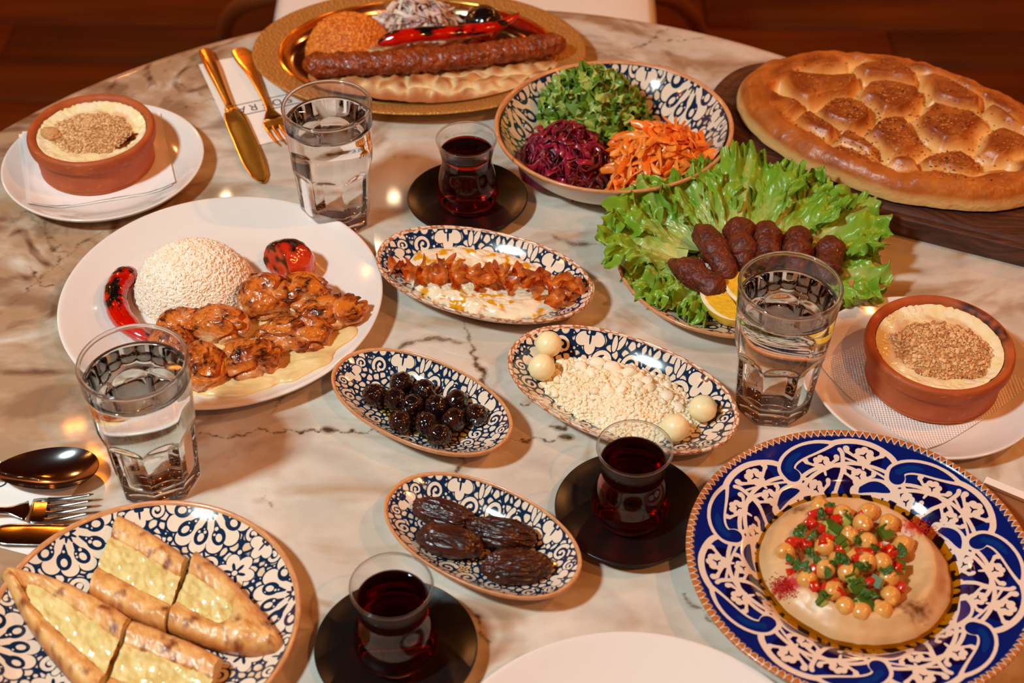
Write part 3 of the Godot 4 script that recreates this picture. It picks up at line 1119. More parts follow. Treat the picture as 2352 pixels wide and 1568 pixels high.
	if L:
		solo("nut_lump", ball(14, func(d):
			var p: Vector3 = d * (1.0 + 0.2 * NB.get_noise_3d(d.x * 1.6, d.y * 1.6, d.z * 1.6) + 0.1 * NB.get_noise_3d(d.x * 6, d.y * 6, d.z * 6))
			return [p * Vector3(11, 5.5, 7.5), mix3(C(190, 130, 76), C(222, 168, 108), NB.get_noise_3d(d.x * 5, d.y * 5, d.z * 5) + 0.5)]), M(Color.WHITE, 0.85, {"vc": true}), "larger clump of nut paste at the left edge of the left pudding", "nuts", pot_at + Vector3(-0.038, 0.0450, 0.006), "", -0.5)


# a small rough stone-like bit, radius in mm
func lump(r: float, n: int, sd: int) -> ArrayMesh:
	NA.seed = sd
	return ball(n, func(d): return [d * r * (1.0 + 0.35 * NA.get_noise_3d(d.x * 1.7, d.y * 1.7, d.z * 1.7)), Color.WHITE])


func gold() -> StandardMaterial3D:
	if not mats.has("gold"):
		mats.gold = M(S(255, 196, 92), 0.2, {"metal": 1.0, "bump": ["fbm", 0.12, 0.01]})
	return mats.gold


func steel() -> StandardMaterial3D:
	if not mats.has("steel"):
		mats.steel = M(S(205, 200, 196), 0.1, {"metal": 1.0})
	return mats.steel


# flat bar along x: half width w(t), half thickness th(t), height y(t); x runs 0..len
func bar(length: float, n: int, w: Callable, th: Callable, y: Callable) -> ArrayMesh:
	return surf(20, n, func(u, v):
		var a: float = u * TAU
		var c := cos(a)
		var s := sin(a)
		c = signf(c) * pow(absf(c), 0.7)
		s = signf(s) * pow(absf(s), 0.7)
		var e: float = 1.0 if v > 0.0 and v < 1.0 else 0.02
		return [Vector3(v * length, y.call(v) + s * th.call(v) * e, c * w.call(v) * e), Color.WHITE], "closed", true)


func curve(keys: Array) -> Callable:
	return func(t):
		for i in keys.size() - 1:
			if t <= keys[i + 1][0]:
				var a: Array = keys[maxi(i - 1, 0)]
				var d: Array = keys[mini(i + 2, keys.size() - 1)]
				return cubic_interpolate(keys[i][1], keys[i + 1][1], lerpf(a[1], keys[i][1], 0.5), lerpf(d[1], keys[i + 1][1], 0.5), (t - keys[i][0]) / (keys[i + 1][0] - keys[i][0]))
		return keys[-1][1]


# a fork lying along +x from its handle's end; bowl and tines bend up a little
func fork(called: String, label: String, at: Vector3, turn: float, length: float, m: Material):
	var t := thing(called, label, "fork", at, "", turn)
	var hl := length - 48.0
	part(t, "handle", bar(hl, 50, curve([[0, 5.5], [0.06, 9.5], [0.18, 10.0], [0.5, 5.0], [0.75, 3.2], [0.88, 3.4], [0.96, 8.5], [1, 12.0]]), curve([[0, 1.2], [0.3, 1.8], [0.75, 2.0], [1, 1.0]]), curve([[0, 2.0], [0.45, 6], [0.8, 5], [1, 2.2]])), m)
	part(t, "fork_head", bar(16, 10, curve([[0, 11.9], [0.5, 12.8], [1, 12.6]]), func(_t): return 1.0, curve([[0, 2.2], [1, 1.7]])), m, Vector3((hl - 1) * 0.001, 0, 0))
	for k in 4:
		var z := (k - 1.5) * 7.0
		part(t, "tine", tube([Vector3(hl + 12, 1.8, z), Vector3(hl + 26, 2.4, z * 0.97), Vector3(hl + 48, 6.5, z * 0.9)], 10, 14, func(v): return lerpf(2.4, 1.1, v) if v < 1.0 else 0.1, func(_t, _a, _p): return Color.WHITE, null, 0.7), m)


func gold_cutlery():
	var A := Vector3(-342, 0, -1405)
	var B := Vector3(-262, 0, -1438)
	var Cc := Vector3(-278, 0, -1248)
	var D := Vector3(-198, 0, -1281)
	NB.seed = 51
	var npk := solo("paper_napkin", surf(30, 40, func(u, v):
		var p := A.lerp(B, u).lerp(Cc.lerp(D, u), v)
		p.y = 0.8 + 0.35 * NB.get_noise_2d(u * 2, v * 3)
		return [p, Color.WHITE], "up"), paper(), "printed white napkin under the gold knife and fork", "napkin", T(0, 0))
	var ink := M(S(38, 36, 40), 0.7)
	var dir := (Cc - A).normalized()
	var across := (B - A).normalized()
	var yaw := -atan2(across.z, across.x)
	for s in [92.0, 112.0]:
		var o := part(npk, "printed_line", box(68, 0.3, 0.9), ink, (A + dir * s + across * 48) * 0.001 + Vector3(0, 0.0011, 0))
		o.rotation.y = yaw
	var f := SystemFont.new()
	f.font_names = ["Droid Sans"]
	var x := 22.0
	for ch in ["A", "R", "F", "O", "S"]:
		var tm := TextMesh.new()
		tm.text = ch
		tm.font = f
		tm.font_size = 32
		tm.pixel_size = 0.00046
		tm.depth = 0.0003
		var o := part(npk, "printed_letter", tm, ink, (A + dir * 102 + across * x) * 0.001 + Vector3(0, 0.0011, 0))
		# lying flat, to be read from the far side of the table
		o.basis = Basis(Vector3.UP, yaw + PI) * Basis(Vector3.RIGHT, -PI / 2)
		x += 12.5
	var yk := atan2(-(-1190.0 + 1426.0), 94.0)
	var t := thing("table_knife", "gold table knife lying across the printed napkin", "knife", T(-339, -1427, 1.2), "", yk)
	part(t, "handle", bar(122, 40, curve([[0, 4.5], [0.05, 7.0], [0.3, 7.2], [0.8, 4.6], [0.96, 4.2], [1, 5.6]]), curve([[0, 3.2], [0.3, 4.6], [0.8, 3.4], [1, 3.0]]), func(_t): return 5.0), gold())
	part(t, "collar", bar(7, 8, curve([[0, 5.2], [0.5, 6.4], [1, 5.2]]), func(_t): return 3.2, func(_t): return 5.0), gold(), Vector3(0.120, 0, 0))
	part(t, "blade", bar(130, 50, curve([[0, 5.0], [0.05, 9.5], [0.14, 11.2], [0.7, 11.4], [0.9, 8.5], [1, 3.0]]), curve([[0, 2.2], [0.2, 1.0], [1, 0.7]]), curve([[0, 5.0], [1, 2.0]])), gold(), Vector3(0.125, 0, 0))
	fork("dinner_fork", "gold fork on the printed napkin beside the gold platter", T(-303, -1436, 1.2), atan2(-181.0, 73.0), 197, gold())


func glasses():
	var clear := glassy(Color(1, 1, 1), 0.05)
	var contact := glassy(Color(1, 1, 1), 0.0128)
	var top := glassy(Color(1, 1, 1), 0.0333)
	var rc := func(y): return 33.6 + 7.4 * y / 130.0
	var ri := func(y): return 30.4 + 7.8 * y / 130.0
	var level := 112.0
	var wall := []
	# heights of the rings outside
	for i in 61:
		wall.append(i / 60.0 * 127.0)
	var facet := func(y, th):
		var a: float = 29.8 + 0.06 * y + pow(maxf(0.0, y - 58.0), 2.0) * 0.02
		var k := fposmod(th, TAU / 8) - TAU / 16
		return minf(rc.call(y), a / cos(k))
	var rows := []
	rows.append(func(_th): return Vector2(0.01, 1.5))
	rows.append(func(_th): return Vector2(22, 1.5))
	rows.append(func(_th): return Vector2(25, 0.2))
	rows.append(func(th): return Vector2(facet.call(0.0, th) - 2.0, 0.0))
	for y in wall:
		if y < level:
			rows.append(func(th): return Vector2(facet.call(y, th) - (1.0 if y < 0.5 else 0.0), maxf(y, 0.6)))
	rows.append(func(_th): return Vector2(rc.call(level), level))
	rows.append(func(_th): return Vector2(ri.call(level), level))
	var shell := ring_rows(rows, 192)
	var upper := ring_rows([func(_th): return Vector2(rc.call(level), level), func(_th): return Vector2(rc.call(120.0), 120.0), func(_th): return Vector2(rc.call(127.5), 127.5)], 128)
	var upper_in := ring_rows([func(_th): return Vector2(ri.call(127.5), 127.5), func(_th): return Vector2(ri.call(120.0), 120.0), func(_th): return Vector2(ri.call(level), level)], 128)
	var bead := rim_bead(39.5, 128.3, 1.7)
	var thin := pane()
	var inner := []
	for k in 21:
		var y := lerpf(level, 24.0, k / 20.0)
		inner.append(func(_th): return Vector2(ri.call(y), y))
	for k in 8:
		var a := k / 7.0 * PI / 2
		inner.append(func(_th): return Vector2(ri.call(24.0) - 7.0 + 7.0 * cos(a), 24.0 - 8.0 * sin(a)))
	inner.append(func(_th): return Vector2(12, 15.4))
	inner.append(func(_th): return Vector2(0.01, 15.0))
	var lower := ring_rows(inner, 128)
	var surface := []
	surface.append(func(_th): return Vector2(ri.call(level), level))
	surface.append(func(_th): return Vector2(ri.call(level) - 0.5, level - 0.4))
	surface.append(func(_th): return Vector2(ri.call(level) - 1.5, level - 0.55))
	surface.append(func(_th): return Vector2(0.01, level - 0.6))
	var lid := ring_rows(surface, 128)
	var labels := ["faceted water glass at the front left, by the spoon", "faceted water glass on the right, before the lettuce plate", "faceted water glass at the back, before the gold platter"]
	var i := 0
	for p in [[-279, -804, 0.1], [217, -895, 0.3], [-167.5, -1138, 0.35]]:
		var t := thing("water_glass", labels[i], "glass", T(p[0], p[1], 0.2), "", p[2])
		part(t, "glass_body", shell, clear)
		part(t, "glass_wall", upper, thin)
		part(t, "inner_wall", upper_in, thin)
		part(t, "rim", bead, clear)
		var w := thing("water", ["water in the front left glass", "water in the right glass before the lettuce", "water in the back glass by the platter"][i] + ", filled close to the rim", "water", T(p[0], p[1], 0.2), "", p[2])
		part(w, "water_body", lower, contact)
		part(w, "water_surface", lid, top)
		i += 1


func pane() -> StandardMaterial3D:
	var m := StandardMaterial3D.new()
	m.albedo_color = Color(1, 1, 1, 0.03)
	m.transparency = BaseMaterial3D.TRANSPARENCY_ALPHA
	m.roughness = 0.0
	m.cull_mode = BaseMaterial3D.CULL_DISABLED
	return m


func rim_bead(r: float, y: float, w: float) -> ArrayMesh:
	var rows := []
	for k in 13:
		var a := -TAU * k / 12.0
		rows.append(func(_t): return Vector2(r + w * cos(a), y - w * 1.1 * sin(a)))
	return ring_rows(rows, 128)


# rings given as functions of the angle -> (radius, height), in the order of a walk from the foot up the outside and down the inside
func ring_rows(rows: Array, seg: int, flip := false) -> ArrayMesh:
	var V := PackedVector3Array()
	for r in rows:
		for i in seg + 1:
			var th := TAU * (i % seg) / seg
			var q: Vector2 = r.call(th)
			V.append(Vector3(q.x * cos(th), q.y, q.x * sin(th)))
	var I := quads(seg, rows.size() - 1)
	if not flip:
		for k in range(0, I.size(), 3):
			var x := I[k + 1]
			I[k + 1] = I[k + 2]
			I[k + 2] = x
	return build(V, I)


func teas():
	var clear := glassy(Color(1, 1, 1), 0.05)
	var contact := glassy(S(205, 30, 8), 0.0128)
	var top := glassy(S(180, 24, 8), 0.0333)
	var black := M(S(17, 15, 15), 0.3, {"spec": 0.5})
	var o := smooth([Vector2(0.01, 2.0), Vector2(13, 1.6), Vector2(16, 0.3), Vector2(20, 0.6), Vector2(25.0, 4.5), Vector2(29.3, 13), Vector2(29.8, 20), Vector2(27.2, 34), Vector2(24.0, 47), Vector2(23.6, 53), Vector2(25.2, 63), Vector2(28.4, 74.5)], 5)
	var rows := []
	for q in o:
		rows.append(func(_t): return q)
	var level := 62.0
	var thin := pane()
	rows = rows.filter(func(r): return r.call(0.0).y < level)
	rows.append(func(_t): return Vector2(25.0, level))
	rows.append(func(_t): return Vector2(23.75, level))
	var shell := ring_rows(rows, 128)
	var up := []
	for q in smooth([Vector2(25.0, level), Vector2(26.0, 66), Vector2(28.4, 75.5)], 4):
		up.append(func(_t): return q)
	var upper := ring_rows(up, 96)
	var upi := []
	for q in smooth([Vector2(27.2, 75.5), Vector2(24.9, 66.5), Vector2(23.75, level)], 4):
		upi.append(func(_t): return q)
	var upper_in := ring_rows(upi, 96)
	var bead := rim_bead(27.85, 76.0, 0.85)
	var low := []
	for q in smooth([Vector2(23.75, level), Vector2(22.1, 53), Vector2(22.5, 47), Vector2(25.8, 34), Vector2(28.3, 20), Vector2(27.6, 14), Vector2(22.0, 8.5), Vector2(10, 7.2), Vector2(0.01, 7.0)], 5):
		low.append(func(_t): return q)
	var body := ring_rows(low, 96)
	var sf := []
	for q in [Vector2(23.75, level), Vector2(23.3, level - 0.6), Vector2(22.4, level - 1.0), Vector2(20.5, level - 1.1), Vector2(0.01, level - 1.1)]:
		sf.append(func(_t): return q)
	var lid := ring_rows(sf, 96)
	var sp := smooth([Vector2(0, 4.0), Vector2(0.36, 4.0), Vector2(0.40, 4.4), Vector2(0.52, 6.0), Vector2(0.8, 10.0), Vector2(0.96, 13.6), Vector2(0.988, 14.2), Vector2(1.0, 13.4), Vector2(0.985, 12.0), Vector2(0.8, 7.2), Vector2(0.55, 2.6), Vector2(0.48, 0.3), Vector2(0.42, 0.0), Vector2(0, 1.0)], 4)
	var names := ["back saucer, by the salad bowl", "right saucer, by the hummus plate", "front saucer, by the dates"]
	var i := 0
	for p in [[-43.5, -1157], [91.3, -766], [-80.5, -637]]:
		var s := thing("saucer", "black matte " + names[i], "saucer", T(p[0], p[1], 0.1))
		part(s, "saucer_dish", lathe(sp, 57.5, 57.5, {"seg": 128}), black)
		var t := thing("tea_glass", "tulip shaped tea glass on the " + names[i], "tea glass", T(p[0], p[1], 4.3))
		part(t, "glass_body", shell, clear)
		part(t, "glass_wall", upper, thin)
		part(t, "inner_wall", upper_in, thin)
		part(t, "rim", bead, clear)
		var w := thing("tea", "dark red tea in the glass on the " + names[i], "tea", T(p[0], p[1], 4.3))
		part(w, "tea_body", body, contact)
		part(w, "tea_surface", lid, top)
		i += 1


func front_plate():
	white_plate("dinner_plate", 140, 1.0, "empty white plate at the front edge of the picture", T(82, -505))


# ---------------------------------------------------------------- the gold platter and what lies on it
func platter():
	NB.seed = 61
	NA.seed = 62
	var at := T(-102, -1407)
	var t := thing("platter", "oval gold platter with an engraved rim at the back", "platter", at)
	var rim_m := M(S(214, 164, 92), 0.55, {"metal": 0.85, "bump": ["cell", 0.09, 0.16]})
	var sh := M(S(214, 176, 138), 0.14, {"metal": 1.0})
	part(t, "well", lathe(smooth([Vector2(0, 4), Vector2(0.6, 4), Vector2(0.74, 5.5), Vector2(0.80, 12), Vector2(0.825, 19)], 5), 179, 124, {"seg": 160}), sh)
	part(t, "inner_bead", lathe(smooth([Vector2(0.82, 18), Vector2(0.83, 20.5), Vector2(0.845, 19.5)], 4), 179, 124, {"seg": 160}), gold())
	part(t, "engraved_rim", lathe(smooth([Vector2(0.843, 19.3), Vector2(0.9, 20.5), Vector2(0.985, 22), Vector2(1.0, 21), Vector2(0.985, 19.5), Vector2(0.85, 15), Vector2(0.78, 1), Vector2(0.7, 0), Vector2(0, 0)], 4), 179, 124, {"seg": 160}), rim_m)
	# the bubbled flatbread under the kebab
	var crust := M(Color.WHITE, 0.62, {"vc": true, "bump": ["fbm", 0.02, 0.03]})
	var fb := mound(60, 200, oval(140, 51, 0.0, 0.06, 2.0, 4.0), func(x, z, tt):
		var q := Vector2(x + 0.25 * z, z)
		var cell := Vector2(fposmod(q.x + 9.0 * NA.get_noise_2d(q.x * 0.02, q.y * 0.04), 24.0) / 24.0 - 0.5, fposmod(q.y + 6.0 * NA.get_noise_2d(q.x * 0.03, 7), 21.0) / 21.0 - 0.5)
		var bub := 1.0 - pow(maxf(absf(cell.x), absf(cell.y)) * 2.0, 2.5)
		var edge := sqrt(maxf(0.0, 1.0 - pow(tt, 7.0)))
		return 4.0 + edge * (12.0 + 8.5 * bub * (0.75 + 0.5 * NA.get_noise_2d(q.x * 0.05, q.y * 0.05))), func(x, z, tt):
		var q := Vector2(x + 0.25 * z, z)
		var cell := Vector2(fposmod(q.x + 9.0 * NA.get_noise_2d(q.x * 0.02, q.y * 0.04), 24.0) / 24.0 - 0.5, fposmod(q.y + 6.0 * NA.get_noise_2d(q.x * 0.03, 7), 21.0) / 21.0 - 0.5)
		var bub := 1.0 - pow(maxf(absf(cell.x), absf(cell.y)) * 2.0, 2.5)
		var c := mix3(C(236, 204, 150), C(214, 140, 70), bub * 1.15 + NB.get_noise_2d(x * 0.05, z * 0.05) * 1.1 - 0.22)
		c = mix3(c, C(150, 70, 28), (bub - 0.25) * (NB.get_noise_2d(x * 0.03 + 30, z * 0.04) + 0.45) * 1.6)
		return mix3(c, C(196, 118, 64), ss(0.9, 1.0, tt)), 1.8)
	solo("flatbread", fb, crust, "bubbly golden flatbread under the long kebab", "flatbread", T(-78, -1375, 4))
	# the long minced kebab
	var meat := M(Color.WHITE, 0.36, {"vc": true, "coat": 0.3, "coat_rough": 0.2, "bump": ["fbm", 0.07, 0.25]})
	var kb := tube([Vector3(-222, 27, -1366), Vector3(-190, 32, -1358), Vector3(-130, 36, -1356), Vector3(-83, 36, -1361), Vector3(-14, 37, -1376), Vector3(30, 37, -1389), Vector3(56, 36, -1396)], 36, 190, func(v): return 13.0 * pow(minf(1.0, minf(v, 1.0 - v) * 22.0), 0.45), func(_v, _a, p):
		var n := NB.get_noise_3d(p.x * 0.06, p.y * 0.06, p.z * 0.06)
		var c := mix3(C(152, 62, 16), C(108, 36, 8), n + 0.45)
		c = mix3(c, C(198, 104, 44), (NB.get_noise_3d(p.x * 0.2 + 5, p.y * 0.2, p.z * 0.2) - 0.2) * 1.4)
		return mix3(c, C(150, 28, 16), (NB.get_noise_3d(p.x * 0.25, p.y * 0.25 + 9, p.z * 0.25) - 0.3) * 2.0), func(v, a):
		return 1.0 + 0.16 * NB.get_noise_3d(v * 15.0, cos(a), sin(a)) + 0.13 * NA.get_noise_3d(v * 42.0, cos(a) * 1.8, sin(a) * 1.8) + 0.07 * NA.get_noise_3d(v * 110.0, cos(a) * 5.0, sin(a) * 5.0), 0.9)
	solo("minced_kebab", kb, meat, "long reddish brown minced meat kebab lying on flatbread", "kebab", T(0, 0))
	# bulgur dome
	var bt := thing("bulgur_mound", "moulded mound of orange bulgur at the left of the gold platter", "bulgur", T(-180, -1430, 4))
	bt.set_meta("kind", "stuff")
	grain_dome(bt, 47.0, 40.0, 40.0, C(206, 104, 22), [C(232, 132, 34), C(222, 116, 24), C(240, 150, 52), C(204, 96, 18)], 2600, Vector3(2.5, 1.3, 1.3), "bulgur_core", "bulgur_grains", 63)
	# sliced onion with sumac
	var ot := thing("onion_salad", "heap of thinly sliced onion with sumac at the back of the gold platter", "onions", T(-106, -1470, 4))
	NA.seed = 64
	part(ot, "onion_bed", mound(16, 60, oval(44, 28, 0, 0.1), func(x, z, tt): return 34.0 * (1.0 - tt * tt) + 4.0 * NA.get_noise_2d(x * 0.1, z * 0.1), func(x, z, _t): return mix3(C(238, 216, 204), C(212, 172, 164), NA.get_noise_2d(x * 0.1, z * 0.1) + 0.4)), M(Color.WHITE, 0.5, {"vc": true}))
	var om := M(S(240, 222, 206), 0.35, {"back": Color(0.5, 0.42, 0.4)})
	var om2 := M(S(222, 186, 178), 0.35, {"back": Color(0.5, 0.36, 0.38)})
	var ms := []
	for k in 5:
		ms.append(shred(26 + 5 * k, 5.6, 1.0, 1.0, k + 100))
	for i in 150:
		var a := rng.randf() * TAU
		var tt := sqrt(rng.randf())
		var p := Vector3(cos(a) * 40 * tt, 35.0 * (1.0 - tt * tt) + 3 + rng.randf() * 6, sin(a) * 26 * tt)
		var o := part(ot, "onion_slice", ms[i % 5], om if rng.randf() < 0.7 else om2, p * 0.001)
		o.basis = Basis.from_euler(Vector3(rng.randf_range(-0.7, 0.7), rng.randf() * TAU, rng.randf_range(-0.7, 0.7)))
	# sumac specks
	var sx := []
	for i in 260:
		var a := rng.randf() * TAU
		var tt := sqrt(rng.randf())
		sx.append(Transform3D(Basis(), Vector3(cos(a) * 40 * tt, 39.0 * (1.0 - tt * tt) + 6, sin(a) * 26 * tt)))
	scatter(ot, "sumac", lump(0.7, 2, 5), M(S(110, 30, 36), 0.8), sx, [])
	# grilled pepper and tomato
	var skin := M(Color.WHITE, 0.16, {"vc": true, "coat": 0.6, "coat_rough": 0.1})
	NB.seed = 66
	pepper_at([Vector3(-145, 37, -1389), Vector3(-128, 41, -1394), Vector3(-100, 43, -1400), Vector3(-60, 42, -1406), Vector3(-24, 41, -1418), Vector3(-6, 41, -1432), Vector3(6, 42, -1448)], 9.8, skin, "long grilled red pepper with charred skin on the gold platter", 0.52, 4.0, [[-0.02, -1.0, 1.0]])
	var tm := ball(26, func(d):
		var n := NB.get_noise_3d(d.x * 1.5, d.y * 1.5, d.z * 1.5)
		var c := mix3(C(196, 34, 14), C(226, 78, 24), n + 0.3)
		c = mix3(c, C(24, 17, 16), (d.y * 0.75 + d.z * 0.5 - d.x * 0.12 + n * 0.5 - 0.05) * 5.0)
		return [d * Vector3(21, 19, 20) * (1.0 + 0.05 * n), c])
	solo("grilled_tomato", tm, skin, "grilled tomato with a blackened top on the gold platter", "tomato", T(-34, -1456, 24))


func pepper_at(P: Array, r: float, skin: Material, label: String, charred: float, sd: float, spots: Array):
	var m := tube(P, 30, 90, func(v): return r * pow(minf(1.0, minf(v * 9.0, (1.0 - v) * 3.2)), 0.5) * (1.0 - 0.25 * v), func(v, a, p):
		var n := NB.get_noise_3d(p.x * 0.05 + sd, p.y * 0.05, p.z * 0.05)
		var c := mix3(C(206, 22, 12), C(172, 12, 8), n + 0.4)
		var top: float = sin(a)
		var k := -9.0
		for q in spots:
			if v > q[0] - 0.1 and v < q[2] + 0.1:
				k = maxf(k, minf(v - q[0], q[2] - v) * 6.0 if q[1] >= 0.0 else 0.4)
		k = minf(k, 0.4) + 1.3 * (NB.get_noise_3d(v * 7.0 + sd, cos(a) * 0.7, sin(a) * 0.7) + charred - 0.95) + top * 0.30
		return mix3(c, C(20, 16, 15), k * 6.0), func(v, a):
		return 1.0 + 0.07 * NB.get_noise_3d(v * 8.0 + sd, cos(a), sin(a)) + 0.03 * NB.get_noise_3d(v * 30.0 + sd, cos(a) * 3.0, sin(a) * 3.0), 0.86)
	solo("grilled_pepper", m, skin, label, "pepper", T(0, 0))


# a dome of loose grains: a core and grains on it
func grain_dome(t: Node3D, rx: float, rz: float, h: float, core: Color, cols: Array, n: int, g: Vector3, cname: String, gname: String, sd: int, expo := 2.4):
	NA.seed = sd
	part(t, cname, mound(30, 90, oval(rx, rz, 0, 0.05, 1.0, sd), func(x, z, tt): return h * pow(maxf(0.0, 1.0 - pow(tt, expo)), 0.62) + 1.0 * NA.get_noise_2d(x * 0.2, z * 0.2), func(_x, _z, _t): return core), M(Color.WHITE, 0.6, {"vc": true}))
	var xf := []
	var cl := []
	for i in n:
		var a := rng.randf() * TAU
		var tt := sqrt(rng.randf()) * 1.01
		if rng.randf() < 0.45:
			tt = 1.0 - absf(rng.randfn(0.0, 0.10))
		tt = clampf(tt, 0.0, 1.0)
		var r: float = oval(rx, rz, 0, 0.05, 1.0, sd).call(a) * tt
		var y := h * pow(maxf(0.0, 1.0 - pow(tt, expo)), 0.62)
		var p := Vector3(cos(a) * r, y + rng.randf_range(-0.9, 0.35), sin(a) * r)
		var nrm := Vector3(cos(a) * ss(0.2, 1.0, tt) * 1.6, 1.0 - 0.85 * pow(tt, 6.0), sin(a) * ss(0.2, 1.0, tt) * 1.6).normalized()
		var tng := nrm.cross(Vector3(rng.randfn(), rng.randfn(), rng.randfn())).normalized()
		tng = (tng + nrm * rng.randf_range(-0.5, 0.5)).normalized()
		var b := Basis(tng, nrm.cross(tng).normalized(), tng.cross(nrm.cross(tng)).normalized()).orthonormalized()
		xf.append(Transform3D(b.scaled_local(Vector3(g.x * rng.randf_range(0.8, 1.2), g.y, g.z)), p))
		cl.append(cols[rng.randi() % cols.size()])
	var gm := ball(3, func(d): return [d, Color.WHITE])
	var mt := M(Color.WHITE, 0.38, {"vc": true, "coat": 0.25})
	scatter(t, gname, gm, mt, xf, cl)


# a curled strip, thick and tapered: length, width, thickness, curl
func shred(length: float, w: float, th: float, curl: float, sd: int) -> ArrayMesh:
	NA.seed = sd
	return surf(8, 14, func(u, v):
		var a: float = u * TAU
		var s: float = v - 0.5
		var e: float = pow(maxf(0.0, 1.0 - pow(absf(s) * 2.0, 8.0)), 0.6) if v > 0.0 and v < 1.0 else 0.03
		var bend := curl * s * 2.0
		var tw: float = 1.6 * NA.get_noise_2d(v * 1.2, 3.0)
		var c := Vector2(signf(cos(a)) * pow(absf(cos(a)), 0.5) * w * 0.5, signf(sin(a)) * pow(absf(sin(a)), 0.5) * th * 0.5).rotated(tw) * e
		var k := Vector3(s * length * (1.0 - 0.15 * curl), -bend * bend * length * 0.16 + 3.0 * curl * NA.get_noise_2d(v * 2.0, 9.0), length * 0.2 * curl * NA.get_noise_2d(v * 1.5, 1.0))
		return [k + Vector3(0, c.y, c.x), Color.WHITE], "closed", true)


func oval_inner(deep: float) -> Array:
	return [Vector2(0, 5), Vector2(0.35, 5.2), Vector2(0.55, 7), Vector2(0.72, 7 + deep * 0.30), Vector2(0.86, 7 + deep * 0.68), Vector2(0.955, 7 + deep)]


func oval_outer(deep: float) -> Array:
	return [Vector2(0.985, 7 + deep - 2.5), Vector2(0.92, 7 + deep * 0.62), Vector2(0.78, 7 + deep * 0.2), Vector2(0.62, 1.2), Vector2(0.58, 0), Vector2(0.5, 0.4), Vector2(0, 1)]


func shared(key: String):
	if not mats.has(key):
		match key:
			"oval": mats.oval = print_oval()
			"round": mats.round = print_round()
			"rim": mats.rim = print_rim(false)
			"rim_pebbled": mats.rim_pebbled = print_rim(true)
	return mats[key]


# ---------------------------------------------------------------- salad bowl
func salad_bowl():
	var at := T(98, -1224)
	printed_dish("salad_bowl", "blue and cream printed bowl with a terracotta rim holding three salads", "bowl", at, 117, 111, 0.3, shared("round"), shared("rim"), [Vector2(0, 6), Vector2(0.4, 6.5), Vector2(0.58, 11), Vector2(0.74, 23), Vector2(0.88, 39), Vector2(0.962, 52)], [Vector2(0.98, 50), Vector2(0.93, 41), Vector2(0.8, 21), Vector2(0.62, 6), Vector2(0.5, 0.5), Vector2(0.45, 0), Vector2(0, 1)], 2.0, 0.4)
	var heaps := [
		["shredded_lettuce", "heap of shredded green lettuce at the back of the salad bowl", "lettuce", Vector3(78, 14, -1276), Vector3(70, 66, 46), [C(126, 160, 44), C(98, 140, 32), C(156, 184, 78), C(74, 118, 26), C(184, 200, 104)], 290, "leaf_shred", 21.0, 10.5, 0.7, 1.5],
		["shredded_cabbage", "heap of shredded pickled red cabbage at the left of the salad bowl", "cabbage", Vector3(49, 14, -1199), Vector3(53, 50, 44), [C(112, 4, 32), C(136, 8, 44), C(78, 2, 22), C(154, 20, 58)], 220, "cabbage_shred", 38.0, 6.0, 1.1, 1.2],
		["grated_carrot", "heap of grated orange carrot at the right of the salad bowl", "carrot", Vector3(142, 14, -1194), Vector3(60, 52, 46), [C(246, 130, 36), C(252, 150, 56), C(242, 114, 26)], 230, "carrot_shred", 40.0, 7.4, 2.0, 0.35],
	]
	for h in heaps:
		var t := thing(h[0], h[1], h[2], T(h[3].x, h[3].z, h[3].y))
		var col: Color = h[5][0]
		var s: Vector3 = h[4]
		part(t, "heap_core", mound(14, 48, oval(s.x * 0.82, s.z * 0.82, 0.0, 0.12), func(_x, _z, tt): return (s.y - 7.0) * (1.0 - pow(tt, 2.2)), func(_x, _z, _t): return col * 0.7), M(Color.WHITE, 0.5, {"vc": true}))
		var mm := []
		for c in h[5]:
			var o := {"coat": 0.5, "coat_rough": 0.12}
			if h[0] == "shredded_lettuce":
				o = {"back": Color(0.5, 0.55, 0.3), "coat": 0.25}
			mm.append(M((c as Color).linear_to_srgb(), 0.35, o))
		var sh := []
		for k in 8:
			sh.append(shred(h[8] * lerpf(0.7, 1.35, k / 7.0), h[9] * lerpf(0.75, 1.25, (k * 3 % 8) / 7.0), h[10], h[11], 200 + k))
		for i in h[6]:
			var a := rng.randf() * TAU
			var tt := sqrt(rng.randf())
			var p := Vector3(cos(a) * s.x * 0.92 * tt, (s.y - 4.0) * (1.0 - pow(tt, 2.2)) + rng.randf_range(-3, 4), sin(a) * s.z * 0.92 * tt)
			var bp := Vector2((p.x + h[3].x - 98.0) / 117.0, (p.z + h[3].z + 1224.0) / 111.0)
			var lim: float = 0.40 + 0.50 * pow(clampf((p.y + h[3].y - 8.0) / 46.0, 0.0, 1.0), 0.7) - 0.02
			if bp.length() > lim:
				var dq := bp * (lim / bp.length() - 1.0)
				p.x += dq.x * 117.0
				p.z += dq.y * 111.0
				p.y += 3.0
			var o := part(t, h[7], sh[i % 8], mm[rng.randi() % mm.size()], p * 0.001)
			var out := Vector3(cos(a), 0, sin(a)) * tt
			var nrm := (Vector3.UP + out * 1.1).normalized()
			var tng := nrm.cross(Vector3(rng.randfn(), rng.randfn() * 0.4, rng.randfn())).normalized()
			var lo := 0.45
			tng = (tng + nrm * rng.randf_range(-lo, lo)).normalized()
			o.basis = Basis(tng, nrm, tng.cross(nrm)).orthonormalized()


